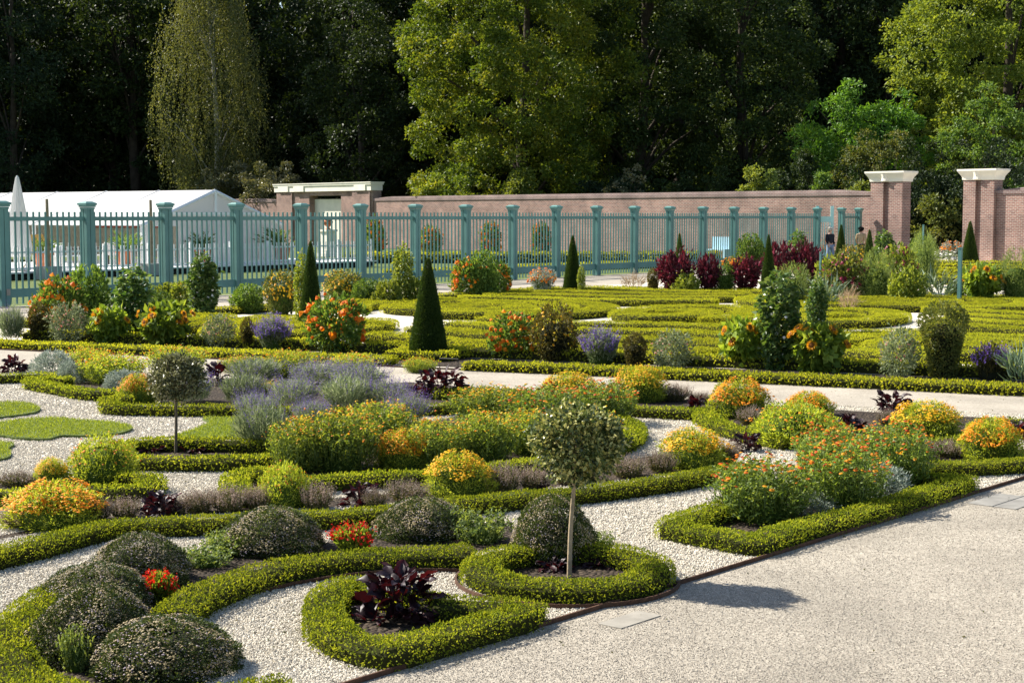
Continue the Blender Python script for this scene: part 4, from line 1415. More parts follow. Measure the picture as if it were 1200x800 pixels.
SUNH, SUND = sunflower_heads(3)
species('sunflower_clump', .80, .62, 'flower', .38, [bush(350 + i, .80, .62, p_fan, 1000, .15, .11, 'sunleaf', None, None, up=-.25, thick=.6, lump=.25, outw=.9) for i in range(2)])
g = rng(91)
for x, y, w, h, lb, nh, sc in ((128, 403, 46, 40, 'sunflower clump in front of the dark bean column at the left', 6, 1.0), (194, 406, 62, 48, 'wider sunflower clump right of the dark bean column', 9, 1.0),
                               (870, 432, 56, 54, 'sunflower clump left of the tall bean column', 6, 1.0), (957, 437, 68, 54, 'sunflower clump with large heads right of the tall bean column', 9, 1.15),
                               (1150, 356, 46, 42, 'sunflower clump beyond the parterre right of the teal pole', 7, 1.5), (219, 360, 36, 28, 'small sunflower clump beside the third fence post', 5, 1.2)):
    o = place('sunflower_clump', x, y, w * .85, h * .92, lb, 'sunflower clumps')
    s = o.scale[0]
    for k in range(nh):
        a = g.uniform(-1.5, 1.5) - math.pi / 2 - o.rotation_euler[2]
        t = g.uniform(.62, 1.04)
        r = .40 + .12 * g.random() - (.16 if t > .9 else 0)
        q = link('flower_head', SUNH, o, (r * math.cos(a), r * math.sin(a), t * .62 + .02))
        tilt = g.uniform(.5, 1.3)
        q.rotation_euler = (0, tilt, a)
        q.scale = [sc * g.uniform(.8, 1.15) / s] * 3
        link('disc', SUND, q)


# --- dark leaved plants: each large leaf is a part
def big_leaf(seed, curl):
    g = rng(seed)
    m, k = 7, 5
    V = []
    for i in range(m):
        t = i / (m - 1)
        wd = .34 * math.sin(math.pi * min(1, .08 + t * .95)) ** .75 * (1 - .25 * t)
        for j in range(k):
            q = j / (k - 1) * 2 - 1
            V.append((t, q * wd * (1 + .15 * g.normal()), .16 * math.sin(t * 2.2) * curl - .22 * curl * t * t + .16 * abs(q) * wd * 2 + .035 * g.normal()))
    mb = MB()
    f = [[i * k + j, i * k + j + 1, (i + 1) * k + j + 1, (i + 1) * k + j] for i in range(m - 1) for j in range(k - 1)]
    mb.add(V, f, g.random(len(f)) * .2 + (.75 if seed % 3 == 0 else .1))
    return mb.build('leaf', M['dark'], flat=False)


BL = [big_leaf(s, c) for s, c in ((3, .6), (4, 1.0), (5, 1.4), (7, -.4))]


def leaf_plant(name, x, y, w, h, n, L, label, seed, upr=.5, twigs=True):
    g = rng(seed)
    n, L = int(n * 1.35), L * .82
    c = U(x, y)
    d = dep(x, y)
    o = thing(name, label, 'plant', c, 0, 'dark leaved beet plants')
    wm, hm = w * d / F, h * d / F
    for k in range(n):
        a = g.random() * 6.283
        t = g.random()
        r = wm * .5 * math.sqrt(g.random()) * (1 - .4 * t)
        el = g.normal() * .45 + upr * (.2 + .9 * t)
        ll = L * g.uniform(.65, 1.25)
        q = link('leaf', BL[g.integers(0, 4)], o, (r * math.cos(a) * .7, r * math.sin(a) * .7, max(.015, t * (hm - ll * .55))))
        q.rotation_euler = (g.normal() * .6, -el, a + g.normal() * .5)
        q.scale = (ll, ll * g.uniform(.8, 1.25), ll)
    st = MB()
    for k in range(9):
        a = g.random() * 6.283
        r = wm * .25 * g.random()
        st.tube([(r * .3 * math.cos(a), r * .3 * math.sin(a), 0), (r * math.cos(a), r * math.sin(a), hm * g.uniform(.4, .75))], [.006, .004], 5)
    link('stem', st.build('stem', M['dark']), o)
    return o


leaf_plant('dark_beet', 468, 724, 132, 60, 105, .150, 'big dark purple leaved plant inside the heart shaped hedge', 11, .5)
leaf_plant('dark_beet', 648, 668, 54, 16, 46, .085, 'dark purple leaves at the left inside the ring hedge', 12, .35)
leaf_plant('dark_beet', 706, 664, 56, 13, 46, .085, 'dark purple leaves right of the stem inside the ring hedge', 13, .35)
leaf_plant('dark_beet', 425, 592, 62, 26, 55, .10, 'dark plant with glowing red leaves in front of the central bed', 14, .6)
leaf_plant('dark_beet', 190, 606, 60, 32, 55, .11, 'dark red leaved plant among the brown spikes on the left', 15, .6)
leaf_plant('dark_beet', 515, 464, 108, 32, 100, .16, 'wide dark leaved plant by the middle path inside the pointed hedge', 16, .6)
leaf_plant('dark_beet', 1046, 482, 56, 26, 48, .15, 'dark leaved plant standing at the middle path on the right', 17, .7)
leaf_plant('dark_beet', 996, 506, 42, 22, 45, .13, 'low dark red plant right of the broad lime green mound', 18, .5)
leaf_plant('dark_beet', 876, 528, 44, 22, 36, .12, 'dark plant between the yellow mound and the tall orange bed', 19, .5)
leaf_plant('dark_beet', 16, 436, 42, 20, 45, .16, 'dark leaved plant at the left edge beside the middle path', 20, .6)
leaf_plant('dark_beet', 633, 576, 28, 18, 28, .08, 'small dark red plant left of the variegated tree stem', 21, .5)
leaf_plant('dark_beet', 840, 488, 30, 16, 30, .11, 'small dark plant before the orange mound by the path', 22, .4)
leaf_plant('dark_beet', 178, 530, 48, 10, 36, .10, 'flat dark leaves on the soil inside the oval hedge left of the stem', 23, .2)
leaf_plant('dark_beet', 230, 530, 44, 9, 30, .10, 'flat dark leaves on the soil inside the oval hedge right of the stem', 24, .2)
leaf_plant('dark_beet', 256, 452, 34, 28, 34, .15, 'upright dark leaves among the lavender right of the grey ball tree', 25, .8)
leaf_plant('dark_beet', 94, 446, 26, 24, 22, .17, 'single clump of large dark leaves beside the small silver ball', 26, .7)
leaf_plant('dark_beet', 1190, 510, 36, 18, 30, .13, 'dark red plant at the right edge beside the orange mound', 27, .5)
leaf_plant('dark_beet', 818, 478, 24, 16, 22, .11, 'small dark plant between brown spikes and the orange mound', 28, .5)


# --- the two ball trees
def ball_tree(x, y, top, cw, mat, bark, label, seed, nleaf, L, Wd, lean=0.0):
    g = rng(seed)
    c = U(x, y)
    d = dep(x, y)
    o = thing('standard_tree', label, 'tree', c, 0, None)
    wm = cw * d / F
    H = (y - top) * d / F
    zc = H - wm * .43
    tr = MB()
    pts = [(0, 0, -.01), (.008, 0, zc * .35), (.004 + lean * .5, .006, zc * .7), (lean, 0, zc * 1.05)]
    tr.tube(smooth(pts, 5), np.linspace(.017, .011, 16), 9)
    link('trunk', tr.build('trunk', M[bark], flat=False), o)
    lb = MB()
    for k in range(26):
        v = nrm(g.normal(size=3) + [0, 0, .5]) * wm * .40
        lb.tube([(lean, 0, zc - wm * .30), (lean + v[0] * .5, v[1] * .5, zc - wm * .1 + v[2] * .4), (lean + v[0], v[1], zc + v[2])], [.007, .005, .002], 5)
    link('branches', lb.build('branches', M[bark]), o)
    lv = MB()
    ncl = 120
    cc = nrm(g.normal(size=(ncl, 3)))
    cc = cc * (wm * .5 * (.42 + .48 * g.random((ncl, 1)) ** .6)) * np.array([1, 1, .80])
    i = g.integers(0, ncl, nleaf)
    P = cc[i] + g.normal(size=(nleaf, 3)) * wm * .055
    A = nrm(P) * .8 + g.normal(size=P.shape) * .7
    lv.leaves(P + [lean, 0, zc], A, L * g.uniform(.65, 1.25, nleaf), Wd * g.uniform(.7, 1.25, nleaf), g, fold=.25)
    q = link('crown', lv.build('crown', M[mat]), o)
    q['kind'] = 'stuff'


ball_tree(667, 677, 471, 106, 'holly', 'barkpale', 'variegated ball tree on a pale slim stem inside the ring hedge', 31, 9500, .037, .022, .055)
ball_tree(206, 531, 413, 68, 'hollygrey', 'bark', 'small grey ball tree on a dark stem inside the oval hedge', 32, 4600, .040, .023, .015)

# --- thin teal poles
for x, y, h, w, lb in ((408, 352, 62, .05, 'thin teal pole left of the pale climber column'), (1124, 357, 66, .09, 'teal pole left of the far sunflower clump'),
                       (961, 350, 54, .06, 'short teal pole behind the slim bean column'), (1081, 318, 54, .06, 'thin pale pole in front of the gateway')):
    d = dep(x, y)
    mb = MB()
    c = U(x, y)
    hm = h * d / F
    mb.box(c + [0, 0, hm / 2], (w, w, hm), ax=fd)
    mb.box(c + [0, 0, hm + .012], (w * 1.25, w * 1.25, .024), ax=fd)
    tag(link('garden_pole', mb.build('garden_pole', M['teal'])), lb, 'pole', 'teal garden poles')
for x, y, lb in ((702, 343, 'low dark wire hoop on the far path right of the middle cone'), (526, 432, 'low dark wire hoop at the square hedge of the large cone')):
    c = U(x, y)
    mb = MB()
    w = 24 * dep(x, y) / F / 2
    mb.tube([c - bu * w, c - bu * w + [0, 0, .16], c + bu * w + [0, 0, .16], c + bu * w], .008, 5)
    tag(link('wire_hoop', mb.build('wire_hoop', M['iron'])), lb, 'hoop')

# ------------------------------------------------------------------ the teal fence
FANG = math.atan2(fd[1], fd[0])
PITCH = float(np.linalg.norm(fstep))


def box_mesh(name, size, mat, z0=True, top=1.0):
    mb = MB()
    mb.box((0, 0, size[2] / 2 if z0 else 0), size, top=top)
    return mb.build(name, mat)


def post_mesh():
    mb = MB()
    mb.box((0, 0, 1.29), (.20, .20, 2.58))
    for s in (-1, 1):                                  # two boards on each face, a joint between them
        for q in (-1, 1):
            mb.box((q * .0705, s * .114, 1.30), (.123, .030, 2.56))
            mb.box((s * .114, q * .0565, 1.30), (.030, .085, 2.56))
    return mb.build('post', M['teal'])


def cap_mesh():
    mb = MB()
    for z, a in ((2.585, .29), (2.645, .33), (2.70, .38)):
        mb.box((0, 0, z), (a, a, .055))
    mb.box((0, 0, 2.75), (.36, .36, .045), top=.55)
    return mb.build('cap', M['teal'])


PM, CM = post_mesh(), cap_mesh()
PKT = box_mesh('picket', (.05, .03, 2.43), M['teal'])
fence = thing('picket_fence', 'long tall teal picket fence with capped posts running away beside the garden', 'fence', FP0, FANG)
PO_FIRST, PO_LAST = -2, 17


def fence_span(par, x0, x1, first, budget=[300]):
    """rails, kick board and pickets between two posts, along the local x of the fence"""
    a, b = x0 + .135, x1 - .135
    mb = MB()
    mb.box(((a + b) / 2, 0, 2.30), (b - a, .07, .11))
    q = link('rail', mb.build('rail', M['teal']), par)
    mb = MB()
    mb.box(((a + b) / 2, -.035, .34), (b - a, .035, .21))
    mb.box(((a + b) / 2, -.035, .455), (b - a, .05, .02))
    link('kick_board', mb.build('kick_board', M['teal']), par)
    n = max(2, int(round((b - a) / .195)))
    for k in range(n):
        x = a + (k + .5) * (b - a) / n
        link('picket', PKT, par, (x, 0, .055))


for k in range(PO_FIRST, PO_LAST + 1):
    p = link('post', PM, fence, (k * PITCH, 0, 0))
    link('cap', CM, p)
    mb = None
for k in range(PO_FIRST, PO_LAST):
    if k >= -1:
        fence_span(fence, k * PITCH, (k + 1) * PITCH, True)
tagm = box_mesh('tag', (.11, .012, .17), M['slab'])
link('tag_plate', tagm, fence, (.07, -.139, .30))
# the gate and the last stretch
GX0, GX1, GX2 = (PO_LAST) * PITCH, 0, 0


def fence_x(px):
    """distance along the fence line for a photo column"""
    k = (px - 600) / F
    return (k * FP0[1] - FP0[0]) / (fd[0] - k * fd[1])


GX1, GX2 = fence_x(985), fence_x(1005)
last = thing('picket_fence', 'short teal picket fence panel between the gate and the brick wall', 'fence', FP0 + fd * GX1, FANG)
for x in (0, GX2 - GX1):
    p = link('post', PM, last, (x, 0, 0))
    link('cap', CM, p)
fence_span(last, 0, GX2 - GX1, False)
gate = thing('garden_gate', 'pale turquoise garden gate standing open at the end of the teal fence', 'gate', FP0 + fd * (GX0 + .30) - fn * .15, -.12)
gw = .72
for x in (0, gw):
    link('stile', box_mesh('stile', (.16, .07, 2.75), M['tealpale']), gate, (x, 0, .1))
for z, h in ((2.05, .28), (.25, .26)):
    link('gate_rail', box_mesh('gate_rail', (gw - .16, .06, h), M['tealpale']), gate, (gw / 2, 0, z))
gp = box_mesh('picket', (.05, .03, 1.56), M['tealpale'])
for k in range(5):
    link('picket', gp, gate, (.08 + (gw - .16) * (k + .5) / 5, 0, .5))

# ------------------------------------------------------------------ brick wall, piers, portal
WANG = math.atan2(wd[1], wd[0])
HW = 3.76


def wall_s(px):
    """distance from WB towards WA along the wall for a photo column"""
    k = (px - 600) / F
    return (k * WB[1] - WB[0]) / (wd[0] - k * wd[1])


def wall_piece(label, s0, s1):
    o = thing('brick_wall', label, 'wall', WB + wd * s0, WANG)
    n = s1 - s0
    mb = MB()
    mb.box((n / 2, 0, (HW - .34) / 2), (n, .40, HW - .34))
    link('brickwork', mb.build('brickwork', M['brick']), o)
    mb = MB()
    mb.box((n / 2, 0, HW - .25), (n, .50, .17))
    mb.box((n / 2, 0, HW - .10), (n, .44, .13), top=.9)
    link('coping', mb.build('coping', M['coping']), o)
    return o


def pier(label, s0, s1):
    """brick gate pier: two pilasters, a recess between them, flared cream cornice"""
    n = s1 - s0
    o = thing('gate_pier', label, 'pier', WB + wd * s0, WANG)
    hb = 4.09
    mb = MB()
    mb.box((n / 2, .05, hb / 2), (n - .02, .56, hb))
    link('shaft', mb.build('shaft', M['brick']), o)
    fr = MB()
    fr.box((n * .20, -.315, hb / 2), (n * .40, .19, hb))
    link('pilaster', fr.build('pilaster', M['brick']), o)
    fr = MB()
    fr.box((n * .79, -.315, hb / 2), (n * .42, .19, hb))
    link('pilaster', fr.build('pilaster', M['brick']), o)
    mb = MB()
    prof = [(0, .02), (.03, .04), (.14, .05), (.22, .08), (.33, .15), (.42, .21), (.45, .23), (.54, .23)]
    cx, cy = n / 2, -.02
    V = []
    for z, e in prof:
        hx, hy = n / 2 + e, .40 + e
        V += [(cx - hx, cy - hy, hb + z), (cx + hx, cy - hy, hb + z), (cx + hx, cy + hy, hb + z), (cx - hx, cy + hy, hb + z)]
    f = []
    for i in range(len(prof) - 1):
        for j in range(4):
            f.append([i * 4 + j, i * 4 + (j + 1) % 4, i * 4 + 4 + (j + 1) % 4, i * 4 + 4 + j])
    f.append([len(V) - 4, len(V) - 3, len(V) - 2, len(V) - 1])
    mb.add(V, f)
    link('cornice', mb.build('cornice', M['cream']), o)
    kb = MB()                                         # rounded scallop in the middle of the cornice
    a = np.linspace(0, math.pi, 9)
    kb.lathe([(.24, .04), (.22, .16), (.24, .26), (.29, .40)], 12, (n * .47, -.38, hb))
    link('scallop', kb.build('scallop', M['cream']), o)
    return o


sP0, sP1 = wall_s(1024), wall_s(1061)
sQ0, sQ1 = wall_s(1132), wall_s(1168)
sA0, sA1 = wall_s(329), wall_s(441)
wall_piece('brick wall left of the cream topped portal behind the white tent', -60, sA0)
wall_piece('long brick wall behind the teal fence between portal and gate pier', sA1, sP0)
wall_piece('brick wall right of the right gate pier at the edge of the picture', sQ1, sQ1 + 30)
pier('left brick gate pier with flared cream cornice beside the garden gate', sP0, sP1)
pier('right brick gate pier with flared cream cornice behind the clipped cone', sQ0, sQ1)

n = sA1 - sA0
por = thing('brick_portal', 'brick portal with a blind cream niche and wide cream cornice', 'portal', WB + wd * sA0, WANG)
hb = 4.18
mb = MB()
w3 = n * .36
for c, ww in ((w3 / 2, w3), (n - (n * .31) / 2, n * .31)):
    mb.box((c, .1, hb / 2), (ww, .8, hb))
mb.box((n * .525, .1, hb - .16), (n * .335, .8, .32))
link('surround', mb.build('surround', M['brick']), por)
for c in (.10, .90):
    mb = MB()
    mb.box((n * c, -.36, hb / 2), (n * .17, .12, hb))
    link('pilaster', mb.build('pilaster', M['brick']), por)
mb = MB()
mb.box((n * .525, .30, 1.8), (n * .33, .2, 3.6))
link('niche_panel', mb.build('niche_panel', M['cream']), por)
mb = MB()
mb.box((n / 2, .05, hb + .22), (n + .12, 1.05, .44))
mb.box((n / 2, .05, hb + .50), (n + .24, 1.18, .14))
mb.box((n / 2, .05, hb + .60), (n + .32, 1.26, .07))
for c in (.10, .27, .90):
    mb.box((n * c, -.49, hb + .22), (n * .11, .10, .43))
link('cornice', mb.build('cornice', M['cream']), por)

# ------------------------------------------------------------------ white tent, deck and terrace
tm = np.array([-.1487 * 88, 88.0 * KD, 0])                 # middle of the gable
tg = fd                                               # along the gable
ta = -np.array([fd[1], -fd[0], 0])                    # along the ridge, away to the left
TL, HWD, ZR, ZE = 30.0, 4.05, 3.50, 2.02
seamm = plain('canvas_seam', (.52, .53, .54), .6, .3, .04)
tent = thing('party_tent', 'long white party tent with a gabled end behind the teal fence', 'tent', tm, FANG)
sgn = 1 if np.dot(ta, np.array([-math.sin(FANG), math.cos(FANG), 0])) > 0 else -1
NB = 8
for k in range(NB):                                   # roof bays
    y0, y1 = sgn * TL * k / NB, sgn * TL * (k + 1) / NB - sgn * .03
    for s in (-1, 1):
        mb = MB()
        e = HWD + .12
        ze = ZE - .12 * (ZR - ZE) / HWD
        V = [(0, y0, ZR), (0, y1, ZR), (s * e, y1, ze), (s * e, y0, ze), (0, y0, ZR - .03), (0, y1, ZR - .03), (s * e, y1, ze - .03), (s * e, y0, ze - .03)]
        mb.add(V, [[0, 1, 2, 3], [7, 6, 5, 4], [0, 3, 7, 4], [1, 5, 6, 2], [3, 2, 6, 7]])
        link('roof_panel', mb.build('roof_panel', M['canvas']), tent)
        mb = MB()
        mb.tube([(0, y0, ZR + .005), (s * e * .5, y0, (ZR + ze) / 2 - .025), (s * e, y0, ze + .005)], .035, 5)
        link('seam', mb.build('seam', seamm), tent)
for s in (-1, 1):
    mb = MB()
    mb.tube([(0, -sgn * .04, ZR - .06), (s * HWD, -sgn * .04, ZE - .06)], .07, 4)
    link('gable_beam', mb.build('gable_beam', M['white']), tent)
    for k in range(NB + 1):
        mb = MB()
        mb.box((s * HWD, sgn * TL * k / NB, (ZE - .1) / 2 + .1), (.12, .12, ZE - .1))
        link('frame_post', mb.build('frame_post', M['white']), tent)
mb = MB()
mb.box((0, -sgn * .04, ZR / 2 + .75), (.12, .1, ZR - 1.55))
mb.box((0, -sgn * .05, 2.46), (HWD * 1.35, .09, .10))
link('gable_frame', mb.build('gable_frame', M['white']), tent)
mb = MB()
V = [(-HWD, .04 * sgn, ZE - .1), (HWD, .04 * sgn, ZE - .1), (0, .04 * sgn, ZR - .08)]
mb.add(V, [[0, 1, 2]])
link('gable_sheet', mb.build('gable_sheet', M['canvas']), tent)
nw = 12
for k in range(nw):                                   # folded wall sheets hanging in the gable end
    x0 = -HWD + .1 + (2 * HWD - .2) * k / nw
    if k in (1, 2):
        continue
    mb = MB()
    xs = np.linspace(x0, x0 + (2 * HWD - .2) / nw - .02, 7)
    ys = sgn * (.10 + .05 * np.sin(xs * 9))
    V = [(x, y, .32) for x, y in zip(xs, ys)] + [(x, y, ZE - .1) for x, y in zip(xs, ys)]
    mb.add(V, [[i, i + 1, i + 8, i + 7] for i in range(6)])
    link('wall_sheet', mb.build('wall_sheet', M['canvas']), tent)
mb = MB()
mb.box((HWD - .15, sgn * TL / 2, 1.2), (.06, TL - .3, 1.75))
link('back_wall_sheet', mb.build('back_wall_sheet', M['beige']), tent)
mb = MB()
mb.box((HWD - .22, sgn * 11, 1.86), (.04, 7, .18))
link('cloth_band', mb.build('cloth_band', M['redtrim']), tent)

dp0 = U(30, 327.5)                                    # front edge of the deck
dlen0, dlen1 = -12, (lambda k: (k * dp0[1] - dp0[0]) / (fd[0] - k * fd[1]))((442 - 600) / F)
dn = -fn
deck = thing('terrace_deck', 'white terrace deck raised above the lawn behind the teal fence', 'deck', dp0, FANG)
dl = dlen1 - dlen0
nb = 26
for k in range(nb):
    mb = MB()
    mb.box(((dlen0 + dlen1) / 2, .03 + (k + .5) * .42, .25), (dl, .41, .06))
    link('plank', mb.build('plank', M['deck']), deck)
mb = MB()
mb.box(((dlen0 + dlen1) / 2, .20, .11), (dl - .1, .06, .21))  # dark strip standing in for the shade in the gap below the planks
link('gap_shade', mb.build('gap_shade', M['darkgap']), deck)
rail = thing('terrace_railing', 'low white picket railing along the front of the terrace', 'railing', dp0 + dn * .25 + [0, 0, .28], FANG)
rp = box_mesh('picket', (.045, .025, .88), M['white'])
npk = int(dl / .17)
for k in range(min(npk, 290)):
    link('picket', rp, rail, (dlen1 - .1 - k * .17, 0, .04))
for z in (.12, .72):
    mb = MB()
    mb.box(((dlen0 + dlen1) / 2, .03, z), (dl - .1, .03, .07))
    link('rail', mb.build('rail', M['white']), rail)
for k in range(int(dl / 2.2)):
    link('post', box_mesh('post', (.09, .09, 1.0), M['white']), rail, (dlen1 - .1 - k * 2.2, .06, 0))


def deck_pt(px, back):
    """point on the deck for a photo column, a distance behind its front edge"""
    q = dp0 + dn * back
    k = (px - 600) / F
    t = (k * q[1] - q[0]) / (fd[0] - k * fd[1])
    p = q + fd * t
    return np.array([p[0], p[1], .28])


um = thing('closed_parasol', 'tall closed white parasol behind the first fence post', 'parasol', deck_pt(23, .9))
mb = MB()
t = np.linspace(0, 1, 10)
k = 16
th = np.arange(k) * 6.283 / k
rows = []
for q in t:
    r = .055 + .42 * (1 - q) ** .9 * (1 if q > .12 else .75 + q * 2)
    rr = r * (1 + .22 * np.cos(th * 8))
    rows.append(np.stack([rr * np.cos(th), rr * np.sin(th), np.full(k, .55 + q * 3.0)], 1))
V = np.concatenate(rows)
f = [[i * k + j, i * k + (j + 1) % k, (i + 1) * k + (j + 1) % k, (i + 1) * k + j] for i in range(9) for j in range(k)]
mb.add(V, f)
mb.add(rows[-1], [list(range(k))])
link('folded_canopy', mb.build('folded_canopy', M['canvas']), um)
mb = MB()
mb.tube([(0, 0, 0), (0, 0, 3.6)], .035, 8)
link('pole', mb.build('pole', M['white']), um)
mb = MB()
mb.box((0, 0, .05), (.6, .6, .1))
link('base', mb.build('base', M['concrete']), um)

for px, lb in ((57, 'weathered timber post in a concrete block right of the closed parasol'), (178, 'weathered timber post in a concrete block beside the third fence post')):
    c = dp0 - dn * .5
    kk = (px - 600) / F
    c = c + fd * ((kk * c[1] - c[0]) / (fd[0] - kk * fd[1]))
    o = thing('timber_post', lb, 'post', c, FANG)
    mb = MB()
    mb.tube([(0, 0, 0), (.01, 0, 2.0), (0, 0, 3.0)], [.07, .065, .055], 8)
    link('shaft', mb.build('shaft', M['woodpost']), o)
    mb = MB()
    mb.box((0, 0, .24), (.78, .6, .48))
    link('block', mb.build('block', M['concrete']), o)

chair = thing('deck_chair', 'ochre canvas deck chair on the terrace behind the closed parasol', 'chair', deck_pt(43, 3.0), FANG)
mb = MB()
V = [(-.35, 0, 1.35), (.35, 0, 1.35), (.35, -.55, .30), (-.35, -.55, .30)]
V2 = [(x, y + .04, z) for x, y, z in V]
mb.add(V + V2, [[0, 1, 2, 3], [7, 6, 5, 4], [0, 4, 5, 1], [2, 6, 7, 3]])
link('sling', mb.build('sling', M['ochre']), chair)
for s in (-.37, .37):
    mb = MB()
    mb.tube([(s, .06, 1.4), (s, -.6, .0)], .025, 6)
    mb.tube([(s, -.5, .95), (s, .35, 0)], .025, 6)
    link('leg', mb.build('leg', M['woodpost']), chair)


def table_mesh():
    a, b = MB(), MB()
    a.box((0, 0, .74), (1.3, .8, .05))
    for sx in (-1, 1):
        for sy in (-1, 1):
            b.box((sx * .58, sy * .34, .36), (.06, .06, .72))
    return a.build('table_top', M['darkwood']), b.build('legs', M['darkwood'])


TT, TLG = table_mesh()
for px, bk, lb in ((80, 4.0, 'dark terrace table left of the second fence post'), (120, 4.4, 'dark terrace table right of the second fence post'), (150, 5.2, 'dark terrace table deep inside the tent')):
    o = thing('terrace_table', lb, 'table', deck_pt(px, bk), FANG, 'terrace tables')
    link('table_top', TT, o)
    link('legs', TLG, o)
mbs, mbl = MB(), MB()
mbs.box((0, 0, .46), (.46, .46, .05))
mbs.box((0, .22, .74), (.46, .05, .5))
for sx in (-1, 1):
    for sy in (-1, 1):
        mbl.box((sx * .2, sy * .2, .22), (.04, .04, .44))
CSM, CLM = mbs.build('seat', M['white']), mbl.build('legs', M['white'])
for i, (px, bk, lb) in enumerate(((72, 3.2, 'left of the first dark table'), (88, 3.3, 'right of the first dark table'), (112, 3.4, 'left of the second dark table'), (128, 3.7, 'right of the second dark table'),
                                  (62, 3.6, 'beside the small potted palm'), (142, 4.3, 'before the table deep in the tent'))):
    o = thing('terrace_chair', 'white terrace chair ' + lb + ' behind the railing', 'chair', deck_pt(px, bk), FANG + i * .9, 'white terrace chairs')
    link('seat', CSM, o)
    link('legs', CLM, o)


def palm(px, bk, lb, hh, pot=True, seed=1):
    g = rng(seed)
    o = thing('potted_palm', lb, 'plant', deck_pt(px, bk), 0, 'potted palms on the terrace')
    if pot:
        mb = MB()
        mb.lathe([(.02, 0), (.26, .0), (.36, .55), (.40, .56), (.40, .64), (.33, .64), (.3, .58), (.02, .58)], 14)
        link('pot', mb.build('pot', M['terra']), o)
    lv = MB()
    for k in range(26):
        a = g.random() * 6.28
        e = g.uniform(.3, 1.2)
        L = g.uniform(.6, 1.0) * hh
        p = np.array([(0, 0, .6), (.35 * math.cos(a) * L * math.cos(e), .35 * math.sin(a) * L * math.cos(e), .6 + .5 * L * math.sin(e)), (.9 * math.cos(a) * L * math.cos(e), .9 * math.sin(a) * L * math.cos(e), .6 + .75 * L * math.sin(e))])
        q = np.linspace(0, 1, 14)[:, None]
        P = (1 - q) ** 2 * p[0] + 2 * q * (1 - q) * p[1] + q * q * p[2]
        ax = nrm(np.gradient(P, axis=0))
        for s in (-1, 1):
            sd = np.cross(ax, [0, 0, 1]) * s
            lv.leaves(P, sd + ax * .8 + [0, 0, .1], .26 * L, .035, g)
    link('fronds', lv.build('fronds', M['green']), o)


palm(52, 2.0, 'small potted palm behind the timber post near the parasol', .9, True, 5)
palm(147, 2.4, 'potted palm left of the second timber post', 1.25, True, 6)
palm(238, 1.8, 'potted palm in front of the tent gable', 1.1, True, 7)
palm(331, 1.6, 'large potted palm at the right end of the tent', 1.55, True, 8)

# urn on a pedestal in front of the portal
c = AT(385, 116)
urn = thing('stone_urn', 'stone urn on a tall pedestal in front of the cream niche', 'urn', c, WANG)
mb = MB()
for z, a, h in ((.10, .95, .2), (.28, .80, .16), (.90, .62, 1.1), (1.50, .80, .12)):
    mb.box((0, 0, z), (a, a, h))
link('pedestal', mb.build('pedestal', M['cream']), urn)
mb = MB()
mb.lathe([(.20, 1.56), (.10, 1.64), (.09, 1.72), (.26, 1.86), (.30, 2.02), (.20, 2.12), (.26, 2.17), (.05, 2.20)], 16)
link('bowl', mb.build('bowl', M['terra']), urn)

# lawn hedges and tubs in front of the wall
hedge([U(405, 308), U(600, 307.5), U(740, 307), U(840, 306)], .9, .46, 'dark clipped hedge on the lawn in front of the brick wall', seed=140, L=.13, dens=160, far=True, ds=.5, group='hedges behind the teal fence')
hedge([U(452, 325), U(560, 322), U(660, 317), U(780, 313)], .5, .28, 'second low hedge on the lawn close behind the teal fence', seed=141, L=.09, dens=260, far=True, ds=.5, group='hedges behind the teal fence')
for i, (px, yb, w, h, lb) in enumerate(((438, 300, 24, 38, 'first from the portal'), (505, 300, 22, 32, 'second from the portal'), (575, 299, 22, 34, 'third from the portal'), (634, 299, 20, 34, 'fourth from the portal'),
                                        (722, 298, 20, 30, 'fifth from the portal'), (795, 298, 18, 30, 'sixth from the portal'))):
    o = place('tithonia', px, yb, w, h, 'orange flowered tub shrub against the brick wall behind the fence, ' + lb, 'tub shrubs along the brick wall', name='tub_shrub', cat='shrub')
b = thing('garden_bench', 'pale blue bench on the lawn seen through the fence near the gate', 'bench', U(842, 303), WANG)
link('seat', box_mesh('seat', (1.4, .5, .08), M['bluepale']), b, (0, 0, .45))
link('backrest', box_mesh('backrest', (1.4, .08, .70), M['bluepale']), b, (0, .25, .5))
for s in (-.6, .6):
    link('leg', box_mesh('leg', (.10, .5, .45), M['bluepale']), b, (s, 0, 0))


